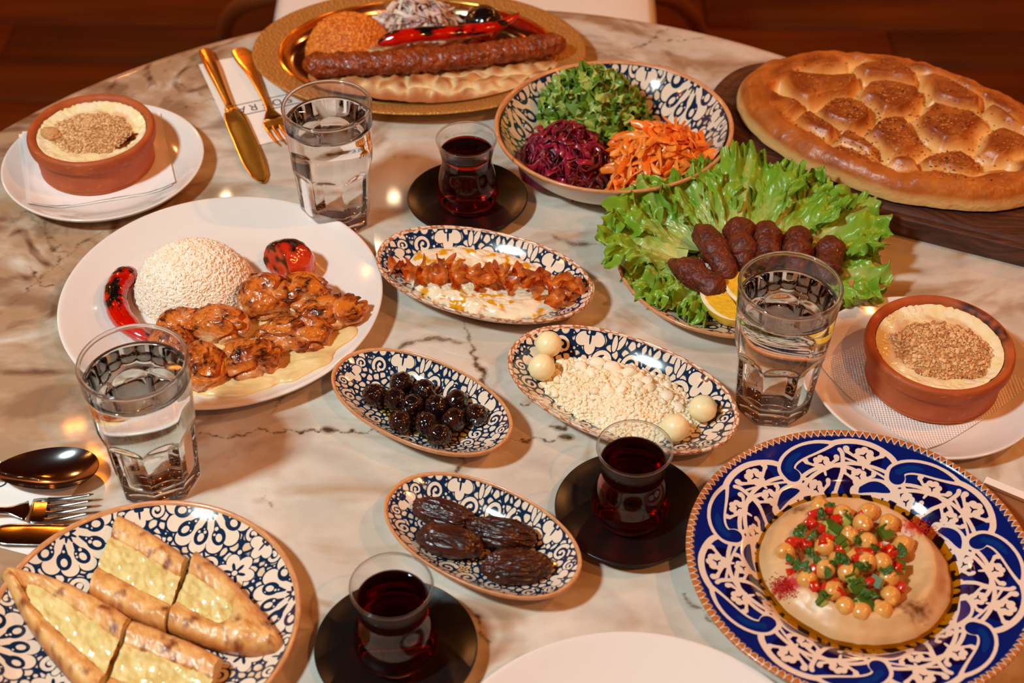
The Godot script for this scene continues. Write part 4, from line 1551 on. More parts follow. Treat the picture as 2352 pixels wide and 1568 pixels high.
# ---------------------------------------------------------------- board and bread
func bread_board():
	NB.seed = 71
	NA.seed = 72
	var walnut := M(Color.WHITE, 0.5, {"tex": print_wood(Color(0.20, 0.10, 0.065), Color(0.40, 0.22, 0.14))})
	walnut.uv1_triplanar = true
	walnut.uv1_scale = Vector3(3.2, 3.2, 3.2)
	var turn := -0.4
	var b := thing("bread_board", "dark walnut board with a groove under the big bread", "board", T(315, -1260), "", turn)
	var out := func(th):
		# a long board with one round end at the left
		var c := cos(th)
		var s := sin(th)
		var e := 3.0 if c < 0.0 else 8.0
		return 1.0 / pow(pow(absf(c) / (127.0 if c < 0.0 else 420.0), e) + pow(absf(s) / 113.0, e), 1.0 / e)
	var prof := [[0.0, 22.0], [0.8, 22.0], [0.9, 22.0], [0.908, 20.2], [0.925, 19.8], [0.94, 20.4], [0.948, 22.0], [0.985, 22.0], [0.996, 21.2], [1.0, 19.0], [1.0, 3.0], [0.99, 0.5], [0.5, 0.5]]
	part(b, "wood", surf(160, prof.size() - 1, func(u, v):
		var k: Array = prof[int(round(v * (prof.size() - 1)))]
		var th: float = u * TAU
		var r: float = out.call(th) * k[0]
		return [Vector3(r * cos(th), k[1], r * sin(th)), Color.WHITE], "", true), walnut)
	# the bread: pillows between finger dents
	var lumps := [[314, -1300, 44], [330, -1254, 38], [378, -1276, 42], [374, -1214, 42], [428, -1230, 50], [330, -1192, 36], [417, -1164, 42], [290, -1224, 34], [258, -1262, 34], [476, -1192, 48], [322, -1346, 30], [384, -1330, 34], [446, -1296, 38], [498, -1256, 42], [456, -1140, 34], [372, -1152, 30], [282, -1180, 26]]
	var cx := 384.0
	var cz := -1249.0
	var ba := 166.0
	var bb := 111.0
	var bt := 0.53
	var lift := func(x, z, tt) -> Vector2:
		var p := Vector2(x + cx, z + cz)
		p += Vector2(NA.get_noise_2d(p.x * 0.02, p.y * 0.02), NA.get_noise_2d(p.x * 0.02 + 40, p.y * 0.02)) * 7.0
		var best := 9.0
		var second := 9.0
		for l in lumps:
			var d: float = p.distance_to(Vector2(l[0], l[1])) / l[2]
			if d < best:
				second = best
				best = d
			elif d < second:
				second = d
		var inside := ss(0.82, 0.70, tt + 0.05 * NA.get_noise_2d(x * 0.02 + 3, z * 0.02))
		var pil := clampf((second - best) * 1.7, 0.0, 1.0)
		pil = pil * pil * (3.0 - 2.0 * pil)
		var dome := 14.0 + 17.0 * pil
		var ring := 28.0 + 3.5 * NB.get_noise_2d(x * 0.03, z * 0.03)
		var gap := ss(0.07, 0.0, absf(tt - 0.755 - 0.05 * NA.get_noise_2d(x * 0.02, z * 0.02))) * 9.0 * (0.55 + 0.6 * NA.get_noise_2d(x * 0.016 + 8, z * 0.016))
		var h := lerpf(ring, dome, inside) - gap
		var edge := sqrt(maxf(0.0, 1.0 - pow(clampf((tt - 0.84) / 0.16, 0.0, 1.0), 2.0)))
		return Vector2(4.0 + (h - 4.0) * edge, lerpf(1.0, pil, inside) - gap / 9.0)
	var crust := M(Color.WHITE, 0.38, {"vc": true, "coat": 0.06, "coat_rough": 0.3, "bump": ["fbm", 0.14, 0.12]})
	var bread := mound(110, 300, oval(ba, bb, bt, 0.035, 1.2, 2.0), func(x, z, tt):
		return lift.call(x, z, tt).x + 0.9 * NB.get_noise_2d(x * 0.06, z * 0.06) * (1.0 - tt), func(x, z, tt):
		var k: Vector2 = lift.call(x, z, tt)
		var n := NB.get_noise_2d(x * 0.025 + 20, z * 0.025)
		var c := mix3(C(234, 186, 112), C(200, 116, 44), k.y * 1.7 - 0.25)
		c = mix3(c, C(138, 60, 18), (k.y - 0.55) * 2.0 + n * 0.9)
		if tt > 0.78:
			c = mix3(c, C(190, 104, 38), ss(0.78, 0.88, tt) * 0.7 - n * 0.5)
			c = mix3(c, C(233, 182, 112), ss(0.972, 1.0, tt))
		return c, 1.7)
	var br := thing("flat_loaf", "big oval loaf of dimpled flat bread with seeds on the walnut board", "bread", T(cx, cz, 22))
	part(br, "crust", bread, crust)
	var xf := []
	var cl := []
	for i in 2600:
		var l: Array = lumps[rng.randi() % 16]
		if not [333, 330, 375, 374, 417, 378, 428].has(l[0] as int) and rng.randf() < 0.82:
			continue
		var p := Vector2(l[0] + rng.randfn(0, 19), l[1] + rng.randfn(0, 15)) - Vector2(cx, cz)
		var tt: float = p.length() / oval(ba, bb, bt).call(p.angle())
		if tt > 0.86:
			continue
		var k: Vector2 = lift.call(p.x, p.y, tt)
		xf.append(Transform3D(Basis.from_euler(Vector3(rng.randf_range(-0.3, 0.3), rng.randf() * TAU, 0)).scaled_local(Vector3(1.5, 0.5, 0.9)), Vector3(p.x, k.x + 0.25, p.y)))
		cl.append([C(176, 96, 38), C(140, 68, 24), C(200, 128, 60), C(52, 28, 14)][mini(3, rng.randi() % 4 if rng.randf() < 0.3 else rng.randi() % 3)])
	scatter(br, "sesame_seeds", ball(2, func(d): return [d, Color.WHITE]), M(Color.WHITE, 0.5, {"vc": true}), xf, cl)


# ---------------------------------------------------------------- lettuce plate with the spiced bulgur patties
func leaf_mesh(L: float, W: float, lift: float, sd: int) -> ArrayMesh:
	NA.seed = sd
	return surf(120, 54, func(u, v):
		var s: float = u * 2.0 - 1.0
		var edge: float = maxf(v, absf(s) * minf(1.0, v * 1.9))
		var amp: float = ss(0.78, 1.0, edge)
		var mid: float = ss(0.15, 0.6, edge)
		var jag: float = 1.0 + 0.12 * NA.get_noise_2d(s * 2.0, 1.0) + amp * (0.02 * sin(s * 31.0 + sd) + 0.05 * NA.get_noise_2d(s * 11.0, v * 4.0))
		var spread: float = W * (0.26 + 1.0 * pow(v, 0.8) * (1.0 - 0.22 * v * v))
		var ang: float = s * 0.5 * v
		var len_: float = L * v * jag * (1.0 - 0.20 * s * s)
		var p := Vector3(len_ * cos(ang), 0, s * spread * 0.5 + len_ * sin(ang) * 0.5)
		p.y = lift * pow(v, 1.2) * (1.0 + 0.25 * NA.get_noise_2d(s * 1.5, 20.0)) + 6.0 * absf(s) * (1.0 - v)
		p.y += mid * 4.5 * sin(s * 5.5 + sd + 2.0 * NA.get_noise_2d(s * 2.0, v * 2.0)) + mid * 4.0 * NA.get_noise_2d(s * 3.0 + sd, v * 4.0)
		# the tight frill along the margin
		var wside: float = ss(0.72, 0.98, absf(s) * minf(1.0, v * 1.9)) * ss(1.0, 0.9, v)
		var ph: float = lerpf(s * 24.0, signf(s) * (24.0 + 30.0 * (1.0 - v)), wside) + sd + 3.0 * NA.get_noise_2d(s * 3.0, v * 3.0)
		var nn := Vector3(-lift * pow(v, 0.3), L, 0.0).normalized()
		p += nn * amp * (6.0 * sin(ph) + 2.5 * sin(ph * 2.3 + v * 6.0))
		p.y -= amp * 2.0
		p += Vector3(nn.y, -nn.x, 0) * amp * (1.6 * cos(ph) + 1.2 * cos(ph * 2.1)) * v
		p.z += amp * 5.0 * cos(v * 22.0 + sd) * s
		p += nn * amp * 4.0 * sin(v * 24.0 + sd) * absf(s)
		p.y += 1.3 * NA.get_noise_2d(s * 8.0, v * 12.0 + 30.0) * ss(0.1, 0.4, v)
		var vein: float = ss(0.10, 0.02, absf(s) * (0.4 + v)) + 0.5 * ss(0.10, 0.02, absf(fposmod(absf(s) * 4.0 - v * 3.0, 1.0) - 0.5) * 0.6) * (1.0 - v)
		var c := mix3(C(216, 222, 132), C(150, 188, 48), v * 1.8 - 0.2 + 0.35 * NA.get_noise_2d(s * 2.0, v * 3.0))
		c = mix3(c, C(104, 156, 26), (mid * 0.45 + amp * 0.35) * (0.8 + 0.7 * NA.get_noise_2d(s * 4.0, v * 4.0 + 4.0)))
		c = mix3(c, C(160, 190, 66), amp * amp * 0.35)
		c = mix3(c, C(224, 228, 152), vein * (0.75 - v * 0.6))
		return [p, c])


func kofte_plate():
	var at := T(202, -1059)
	printed_dish("printed_plate", "round blue printed plate carrying lettuce and brown bulgur patties", "plate", at, 108, 107, 0.0, shared("round"), shared("rim"), [Vector2(0, 5), Vector2(0.55, 5), Vector2(0.7, 7), Vector2(0.85, 13), Vector2(0.962, 19.5)], [Vector2(0.985, 18), Vector2(0.9, 11), Vector2(0.7, 3), Vector2(0.62, 0), Vector2(0.5, 0.4), Vector2(0, 1)], 2.0, 1.1)
	var green := M(Color.WHITE, 0.32, {"vc": true, "back": Color(0.55, 0.6, 0.35), "coat": 0.25, "coat_rough": 0.25})
	# from the plate's middle: direction (degrees from +x towards the camera), start, length, width, lift, turn about its own length
	var leaves := [
		[196, 46, 78, 76, 30, "frilly lettuce leaf at the far left of the patties"],
		[166, 44, 58, 52, 8, "small frilly lettuce leaf hanging over the left rim"],
		[224, 40, 88, 70, 32, "green lettuce leaf rising at the back left, towards the salad bowl"],
		[250, 28, 80, 58, 40, "pale ribbed lettuce leaf standing left of the middle"],
		[280, 30, 98, 80, 44, "tallest lettuce leaf, standing behind the middle patties"],
		[308, 34, 96, 74, 33, "broad lettuce leaf at the back right, towards the bread"],
		[336, 40, 100, 84, 33, "broad lettuce leaf at the right side of the plate"],
		[8, 50, 84, 66, 14, "lettuce leaf hanging over the right rim, by the glass"],
		[140, 34, 54, 40, 6, "small lettuce leaf lying at the front left, by the lemon"],
	]
	var i := 0
	for l in leaves:
		var a := deg_to_rad(l[0])
		var base := Vector3(cos(a) * l[1], 15.0, sin(a) * l[1] + 12.0)
		var o := solo("lettuce_leaf", leaf_mesh(l[2], l[3], l[4], 300 + i * 7), green, l[5], "lettuce", at + base * 0.001, "", -a)
		i += 1
	NB.seed = 81
	var spice := M(Color.WHITE, 0.5, {"vc": true, "coat": 0.12, "coat_rough": 0.35, "bump": ["fbm", 0.06, 0.22]})
	var ks := [
		[[140, -1046], [190, -1001], 24, "finger pressed brown bulgur patty lying at the front left of its row"],
		[[168, -1089], [195, -1020], 31, "long brown bulgur patty second from the left, beside the leaf"],
		[[205, -1096], [207, -1034], 34, "brown bulgur patty third from the left, pointing at the tall leaf"],
		[[231, -1090], [229, -1036], 34, "brown bulgur patty right of the middle, partly behind the glass rim"],
		[[259, -1079], [253, -1030], 33, "brown bulgur patty second from the right, behind the glass"],
		[[291, -1072], [276, -1018], 31, "brown bulgur patty farthest right, against the broad leaf"],
	]
	i = 0
	for k in ks:
		var a := Vector3(k[0][0], k[2] + 4, k[0][1])
		var b := Vector3(k[1][0], k[2] - 4, k[1][1])
		var d := (b - a) / 6.0
		var up := Vector3(0, 3, 0)
		var sd := i * 5.0
		var m := tube([a, a + d, a + d * 2 + up, a + d * 3 + up, a + d * 4 + up, a + d * 5, b], 30, 60, func(v): return 13.0 * pow(minf(1.0, minf(v * 4.5, (1.0 - v) * 4.5)), 0.5) * (0.72 + 0.28 * ss(0.0, 0.35, v)), func(_v, _a, p):
			var n := NB.get_noise_3d(p.x * 0.08, p.y * 0.08, p.z * 0.08)
			var c := mix3(C(116, 44, 20), C(78, 26, 12), n + 0.5)
			c = mix3(c, C(170, 82, 34), (NB.get_noise_3d(p.x * 0.55, p.y * 0.55, p.z * 0.55) - 0.42) * 3.0)
			return mix3(c, C(28, 12, 10), (NB.get_noise_3d(p.x * 0.4 + 9, p.y * 0.4, p.z * 0.4) - 0.45) * 3.0), func(v, an):
			return 1.0 + 0.26 * (0.55 - absf(sin(v * 8.5 + sd))) * (0.35 + 0.65 * absf(cos(an + 0.6))) + 0.16 * NB.get_noise_3d(v * 5.0 + sd, cos(an) * 0.9, sin(an) * 0.9) + 0.08 * NB.get_noise_3d(v * 16.0 + sd, cos(an) * 2.5, sin(an) * 2.5), 0.95)
		solo("bulgur_patty", m, spice, k[3], "patty", T(0, 0))
		i += 1
	lemon(Vector3(190, 27, -999), -1.22, "lemon wedge lying on the plate rim left of the right glass")
	lemon(Vector3(212, 29, -1010), -1.05, "second lemon wedge, mostly hidden behind the right glass")


func lemon(mid: Vector3, turn: float, label: String):
	var t := thing("lemon_wedge", label, "lemon", T(mid.x, mid.z, mid.y), "", turn)
	var R := 24.0
	var H := 33.0
	var rind := M(S(246, 196, 44), 0.35, {"coat": 0.3})
	var pith := M(S(250, 240, 206), 0.5)
	var pulp := M(Color.WHITE, 0.12, {"vc": true, "coat": 0.7})
	var a0 := -0.62
	var half := 0.52
	part(t, "rind", surf(24, 30, func(u, v):
		var s: float = v * 2.0 - 1.0
		var a: float = a0 + (u * 2.0 - 1.0) * half
		var r := R * pow(maxf(0.0, 1.0 - s * s), 0.55)
		return [Vector3(s * H, r * sin(a), r * cos(a)), Color.WHITE], "", false), rind)
	for side in [-1.0, 1.0]:
		var a = a0 + side * half
		part(t, "pith", surf(4, 30, func(u, v):
			var s: float = v * 2.0 - 1.0
			var r := R * pow(maxf(0.0, 1.0 - s * s), 0.55)
			var k := lerpf(0.84, 1.0, u)
			return [Vector3(s * H, r * k * sin(a), r * k * cos(a)), Color.WHITE]), pith)
		NB.seed = 83
		part(t, "flesh", surf(24, 40, func(u, v):
			var s: float = (v * 2.0 - 1.0) * 0.93
			var r := R * pow(maxf(0.0, 1.0 - s * s), 0.55) * 0.85
			var k: float = u
			var c := mix3(C(250, 206, 62), C(244, 178, 36), NB.get_noise_2d(s * 9.0 + k * 2.0, k * 3.0) + 0.5)
			return [Vector3(s * H, r * k * sin(a), r * k * cos(a)) + Vector3(0, 0.5 * NB.get_noise_2d(s * 8, k * 3), 0), c]), pulp)


# ---------------------------------------------------------------- the white plate with rice and chicken
func chicken_plate():
	var at := T(-255.9, -1003)
	white_plate("dinner_plate", 141.5, 1.05, "large white plate of rice, grilled chicken and mash", at)
	var rt := thing("rice_mound", "moulded mound of white rice on the large white plate", "rice", T(-284, -1026, 5))
	rt.set_meta("kind", "stuff")
	grain_dome(rt, 54.0, 48.0, 47.0, C(250, 236, 214), [C(252, 238, 218), C(250, 232, 206), C(254, 244, 230), C(246, 224, 192)], 4600, Vector3(2.9, 1.15, 1.15), "rice_core", "rice_grains", 91, 2.2)
	var skin := M(Color.WHITE, 0.14, {"vc": true, "coat": 0.7, "coat_rough": 0.08})
	NB.seed = 92
	pepper_at([Vector3(-340, 17, -1041), Vector3(-347, 19, -1026), Vector3(-350, 20, -1008), Vector3(-346, 19, -990), Vector3(-337, 18, -973), Vector3(-322, 17, -957), Vector3(-303, 15, -947)], 11.5, skin, "curved grilled red pepper with black blisters on the white plate", 0.52, 1.0, [[0.02, 1.0, 0.55], [0.86, 1.0, 1.0]])
	var tm := ball(30, func(d):
		var n := NB.get_noise_3d(d.x * 1.4 + 4, d.y * 1.4, d.z * 1.4)
		var q: Vector3 = d
		q.y = maxf(q.y, -0.45)
		# two cut faces at the front left
		var cut: float = q.dot(Vector3(-0.75, 0.1, 0.65))
		if cut > 0.45:
			q -= Vector3(-0.75, 0.1, 0.65) * (cut - 0.45) * 0.9
		var c := mix3(C(206, 44, 22), C(232, 92, 44), n * 0.9 + 0.25)
		c = mix3(c, C(34, 20, 18), (d.y * 0.9 - d.z * 0.35 + n * 0.7 - 0.62) * 4.5)
		c = mix3(c, C(36, 18, 12), (ss(0.30, 0.5, cut) * (NA.get_noise_3d(d.x * 1.8, d.y * 1.8, d.z * 1.8) + 0.1)) * 1.6)
		return [q * Vector3(25, 23, 22) * (1.0 + 0.06 * n), c])
	solo("grilled_tomato", tm, skin, "grilled tomato piece with scorched skin on the white plate", "tomato", T(-203, -1049, 19))
	# mash
	var mash := M(Color.WHITE, 0.3, {"vc": true, "coat": 0.35, "coat_rough": 0.2})
	var mc := Vector2(-217, -945)
	NB.seed = 93
	NA.seed = 94
	var pu := mound(60, 160, oval(84, 56, -0.42, 0.14, 1.4, 1.0), func(x, z, tt):
		var r := Vector2(x + mc.x + 255.9, z + mc.y + 1003).length()
		var base := plate_y(minf(r / 141.5, 0.98), 1.05)
		var edge := pow(maxf(0.0, 1.0 - pow(tt, 5.0)), 0.6)
		return base + edge * (9.5 + 3.2 * NB.get_noise_2d(x * 0.022, z * 0.03) + 0.7 * NB.get_noise_2d(x * 0.12, z * 0.12)) - 0.4, func(x, z, _t):
		return mix3(C(244, 216, 158), C(224, 188, 116), NB.get_noise_2d(x * 0.04 + 30, z * 0.04) * 0.9 + 0.35), 1.6)
	solo("mash", pu, mash, "pool of creamy aubergine mash under the chicken on the white plate", "mash", T(mc.x, mc.y))
	var ch := M(Color.WHITE, 0.3, {"vc": true, "coat": 0.5, "coat_rough": 0.14, "bump": ["fbm", 0.07, 0.1]})
	var pcs := [
		[-286, -965, 22, 13, 16, 22, 0.4, "grilled chicken piece nearest the pepper tip"],
		[-292, -944, 20, 13, 17, 20, 0.9, "grilled chicken piece behind the rim of the front left glass"],
		[-250, -962, 25, 16, 18, 25, -0.2, "folded grilled chicken piece in front of the rice"],
		[-216, -995, 23, 18, 22, 29, 0.9, "round grilled chicken piece between rice and tomato"],
		[-183, -1003, 24, 16, 22, 26, -0.3, "grilled chicken piece just in front of the tomato"],
		[-155, -976, 30, 13, 17, 28, 0.25, "long grilled chicken piece at the right edge of the mash"],
		[-185, -948, 30, 15, 18, 27, 0.1, "grilled chicken piece in the middle of the right side"],
		[-258, -911, 19, 16, 25, 25, 0.3, "grilled chicken piece at the front, right beside the water glass"],
		[-219, -921, 25, 15, 21, 25, 0.1, "grilled chicken piece at the front, lying on bare mash"],
	]
	var i := 0
	for p in pcs:
		var sd := i * 13.7
		var m := ball(30, func(d):
			var q: Vector3 = d * 0.95
			var f := 1.0 - absf(NA.get_noise_3d(q.x * 0.95 + sd, q.y * 0.8, q.z * 0.95))
			var n := NB.get_noise_3d(q.x * 1.1 + sd, q.y * 1.1, q.z * 1.1)
			var fine := NB.get_noise_3d(q.x * 4.5 + sd, q.y * 4.5, q.z * 4.5)
			var crease := ss(0.80, 1.0, 1.0 - absf(NA.get_noise_3d(q.x * 0.62 + sd + 40.0, q.y * 0.8, q.z * 0.75)))
			var r := 0.98 - 0.26 * crease + 0.16 * n + 0.045 * fine
			var c := mix3(C(216, 118, 36), C(180, 80, 20), n * 1.1 + 0.35)
			c = mix3(c, C(240, 194, 142), ss(0.3, -0.5, d.y + n * 0.8) * 0.7 + crease * 0.25)
			c = mix3(c, C(132, 52, 14), (d.y * 0.5 + fine * 0.75 + n * 1.0 - 0.22) * 2.0)
			c = mix3(c, C(40, 17, 9), (fine * 1.2 + d.y * 0.35 + n * 0.9 - 0.60) * 4.0)
			return [d * r * Vector3(p[2], p[3], p[4]) * 1.08, c])
		solo("chicken_piece", m, ch, p[7], "chicken", T(p[0], p[1], p[5] - 3.0), "", p[6])
		i += 1


# ---------------------------------------------------------------- small oval dishes
func in_dish(at: Vector3, a: float, b: float, turn_deg: float) -> Callable:
	# height of the printed well under a world point (mm)
	return func(x, z):
		var p := Vector2(x - at.x * 1000.0, z - at.z * 1000.0).rotated(-deg_to_rad(turn_deg))
		var t := Vector2(p.x / a, p.y / b).length()
		return 5.0 + 20.0 * pow(ss(0.4, 1.02, t), 1.1)


func yogurt_dish():
	var at := T(-26, -1030)
	var turn := -deg_to_rad(20.6)
	printed_dish("oval_dish", "oval blue printed dish of yogurt dip with a pebbled brown rim", "dish", at, 101, 57.4, turn, shared("oval"), shared("rim_pebbled"), oval_inner(18), oval_outer(18), 2.15)
	NB.seed = 101
	NA.seed = 102
	var oil := M(S(226, 160, 10), 0.05, {"coat": 1.0, "coat_rough": 0.02})
	var yo := M(Color.WHITE, 0.25, {"vc": true, "coat": 0.35, "coat_rough": 0.15})
	solo("oil", mound(8, 70, oval(79, 38, 0.0, 0.03), func(_x, _z, _t): return 11.6, func(_x, _z, _t): return Color.WHITE), M(S(222, 164, 16), 0.04, {"coat": 1.0, "coat_rough": 0.02}), "yellow oil round the edge of the yogurt dip", "oil", at, "", turn)
	var dip := mound(70, 170, oval(77, 42, 0.0, 0.10, 2.2, 3.0), func(x, z, tt):
		var edge := pow(maxf(0.0, 1.0 - pow(tt, 6.0)), 0.5)
		return 10.5 + edge * (7.0 + 1.6 * NB.get_noise_2d(x * 0.06, z * 0.09) + 1.3 * NB.get_noise_2d(x * 0.16, z * 0.2) + 2.5 * ss(0.55, 0.8, tt)), func(x, z, _t):
		var c := mix3(C(253, 236, 206), C(246, 220, 180), NB.get_noise_2d(x * 0.06, z * 0.06) + 0.4)
		c = mix3(c, C(226, 140, 110), (NA.get_noise_2d(x * 0.07, z * 0.14) - 0.62) * 2.4)
		var o := NA.get_noise_2d(x * 0.045 + 60, z * 0.075) * 0.7 + 0.3 * NA.get_noise_2d(x * 0.11 + 60, z * 0.15)
		return mix3(c, C(232, 156, 4), (o - 0.30) * 16.0), 1.3)
	solo("yogurt_dip", dip, yo, "thick yogurt dip with pink flecks and yellow oil drops", "dip", at + Vector3(0.001, 0, -0.002), "", turn)
	var chip := M(Color.WHITE, 0.42, {"vc": true, "back": Color(0.45, 0.3, 0.2), "coat": 0.35, "coat_rough": 0.2})
	var ms := []
	for k in 7:
		NA.seed = 110 + k
		ms.append(surf(30, 14, func(u, v):
			var a: float = u * TAU
			var r: float = 10.5 * v * (1.0 + 0.16 * NA.get_noise_2d(cos(a) * 1.2, sin(a) * 1.2))
			var x := cos(a) * r
			var z := sin(a) * r
			var cup = v * v * (5.5 * sin(a * 2.0 + k) + 3.5 * sin(a * 3.0 + k * 2.0) + 2.5 * NA.get_noise_2d(cos(a) * 3, sin(a) * 3)) + 3.0 * v * v
			var c := mix3(C(222, 118, 34), C(168, 70, 20), NA.get_noise_2d(x * 0.12, z * 0.12) + 0.35)
			c = mix3(c, C(120, 46, 16), ss(0.8, 1.0, v) * 0.6 + (NA.get_noise_2d(x * 0.3 + 7, z * 0.3) - 0.5))
			return [Vector3(x * (1.0 - 0.14 * v * v), cup, z * (1.0 - 0.14 * v * v)), c], "", true))
	var spots := [[-103, -1044], [-93, -1033], [-84, -1042], [-79, -1031], [-66, -1029], [-62, -1047], [-55, -1041], [-51, -1026], [-39, -1035], [-33, -1023], [-21, -1037], [-20, -1023], [-8, -1034], [-7, -1018], [5, -1032], [15, -1025], [16, -1010], [25, -1028], [33, -1018], [45, -1023], [50, -1012], [40, -1001], [58, -1017]]
	var ord := ["first", "second", "third", "fourth", "fifth", "sixth", "seventh", "eighth", "ninth", "tenth", "eleventh", "twelfth", "thirteenth", "fourteenth", "fifteenth", "sixteenth", "seventeenth", "eighteenth", "nineteenth", "twentieth", "twenty-first", "twenty-second", "twenty-third"]
	spots.sort_custom(func(a, b): return a[0] < b[0])
	var i := 0
	for p in spots:
		var o := solo("carrot_chip", ms[i % 7], chip, "curled fried carrot chip, %s from the left end of the row on the yogurt dip" % ord[i], "carrot chip", T(p[0], p[1] + 5, 23.5 + (i * 5 % 7) * 0.6), "fried carrot chips on the yogurt dip")
		o.basis = Basis.from_euler(Vector3(rng.randf_range(-0.2, 1.1), rng.randf() * TAU, rng.randf_range(-0.8, 0.8)))
		i += 1


func olive_dish():
	var at := T(-74, -870)
	printed_dish("oval_dish", "oval blue printed dish holding twelve black olives", "dish", at, 83.5, 46, -deg_to_rad(33), shared("oval"), shared("rim"), oval_inner(17), oval_outer(17), 2.15)
	NB.seed = 121
	NA.seed = 122
	solo("oil", mound(6, 60, oval(46, 21, deg_to_rad(33), 0.12, 1.5, 2.0), func(_x, _z, _t): return 6.7, func(_x, _z, _t): return Color.WHITE), glassy(S(240, 205, 60), 0.045), "thin film of oil under the olives", "oil", at)
	var sk := M(Color.WHITE, 0.13, {"vc": true, "coat": 0.9, "coat_rough": 0.06})
	var spots := [[-113, -884, "black olive at the left end of the olive dish"], [-92, -898, "black olive at the back of the heap, behind the left ones"], [-96, -880, "tall black olive second from the left"], [-73, -890, "black olive at the back, nearest the dish's shiny wall"], [-81, -873, "black olive left of the middle of the heap"], [-61, -872, "black olive in the middle of the heap"], [-45, -878, "black olive at the back right of the heap"], [-29, -862, "black olive at the right end of the heap"], [-90, -854, "brownish black olive at the front left of the heap"], [-69, -852, "black olive in the front row, middle"], [-47, -856, "brownish black olive with a pit hole facing right"], [-58, -839, "black olive nearest the camera"]]
	var i := 0
	for p in spots:
		var sd := i * 9.1
		var m := ball(18, func(d):
			var n := NB.get_noise_3d(d.x * 1.1 + sd, d.y * 1.1, d.z * 1.1)
			var w := 1.0 - absf(NA.get_noise_3d(d.x * 2.4 + sd, d.y * 1.2, d.z * 2.4))
			var r := 9.9 * (1.0 + 0.07 * n - 0.07 * pow(w, 4.0))
			# the stalk dent at one end
			r *= 1.0 - 0.16 * ss(0.93, 1.0, d.x)
			return [d * Vector3(1.08, 0.98, 1.0) * r, mix3(C(26, 15, 13), C(58, 30, 20), n * 0.8 + (0.35 if [8, 10].has(int(sd / 9.0)) else 0.1))])
		var o := solo("olive", m, sk, p[2], "olive", T(p[0], p[1], 15.5))
		o.rotation = Vector3(rng.randf_range(-0.4, 0.4), rng.randf() * TAU, rng.randf_range(-0.4, 0.6))
		i += 1


func cheese_dish():
	var at := T(90, -886)
	printed_dish("oval_dish", "oval blue printed dish of crumbled cheese with butter balls", "dish", at, 102, 59, -deg_to_rad(30.8), shared("oval"), shared("rim_pebbled"), oval_inner(18), oval_outer(18), 2.15)
	NB.seed = 131
	var t := thing("crumbled_cheese", "heap of crumbled white cheese between the butter balls", "cheese", T(92, -888, 0))
	t.set_meta("kind", "stuff")
	var tr := deg_to_rad(27)
	var out := oval(75, 41, tr, 0.12, 1.6, 5.0)
	var hgt := func(x, z, tt): return 6.5 + 17.0 * pow(maxf(0.0, 1.0 - pow(tt, 2.0)), 0.8) + 2.2 * NB.get_noise_2d(x * 0.05, z * 0.05) - 1.2
	part(t, "cheese_bed", mound(24, 90, out, hgt, func(_x, _z, _t): return C(240, 222, 184)), M(Color.WHITE, 0.75, {"vc": true}))
	var xf := []
	var cl := []
	for i in 3600:
		var a := rng.randf() * TAU
		var tt := sqrt(rng.randf()) * 1.04
		var r: float = out.call(a) * tt
		var s := rng.randf_range(0.8, 1.9)
		if rng.randf() < 0.08:
			s *= 1.9
		if rng.randf() < 0.007:
			s *= 2.6
		var p := Vector3(cos(a) * r, 0, sin(a) * r)
		if s > 2.2 and p.z > 10:
			s = 1.4
		p.y = hgt.call(p.x, p.z, minf(tt, 1.0)) + s * 0.35 + (1.0 if tt > 1.0 else 0.0)
		xf.append(Transform3D(Basis.from_euler(Vector3(rng.randf() * TAU, rng.randf() * TAU, rng.randf() * TAU)).scaled(Vector3(s, s * 0.85, s)), p))
		cl.append([C(250, 238, 208), C(246, 230, 196), C(252, 244, 220), C(242, 224, 186)][rng.randi() % 4])
	for q in [[-34, 20, -30, 5], [-20, 24, -30, 5.5], [-8, 24, -24, 6], [6, 25, -18, 5], [-26, 23, -20, 4.5], [36, 21, 6, 5], [44, 18, 16, 4.5], [20, 24, -8, 4.5], [-48, 14, -8, 4], [-2, 25, 4, 4]]:
		xf.append(Transform3D(Basis.from_euler(Vector3(q[0], q[1], q[2])).scaled(Vector3(1.2, 0.9, 1.0) * q[3]), Vector3(q[0], q[1] - 2.0, q[2])))
		cl.append(C(252, 240, 214))
	scatter(t, "cheese_crumbs", lump(1.0, 3, 133), M(Color.WHITE, 0.7, {"vc": true}), xf, cl)
	var bm := M(Color.WHITE, 0.3, {"vc": true, "coat": 0.2, "coat_rough": 0.3})
	NB.seed = 134
	var i := 0
	for p in [[31, -935, 27, "pale butter ball at the upper left end of the cheese dish"], [25, -911, 23, "pale butter ball below the first at the left end of the cheese dish"], [155, -862, 25, "pale butter ball at the right end of the cheese dish"], [131, -841, 24, "pale butter ball seen through the rim of the right tea glass"]]:
		var m := ball(18, func(d): return [d * 11.3 * (1.0 + 0.03 * NB.get_noise_3d(d.x + i * 4.0, d.y, d.z) + 0.008 * NB.get_noise_3d(d.x * 5, d.y * 5 + i, d.z * 5)), mix3(C(252, 232, 168), C(255, 240, 190), d.y * 0.5 + 0.5)])
		solo("butter_ball", m, bm, p[3], "butter", T(p[0], p[1], p[2]))
		i += 1


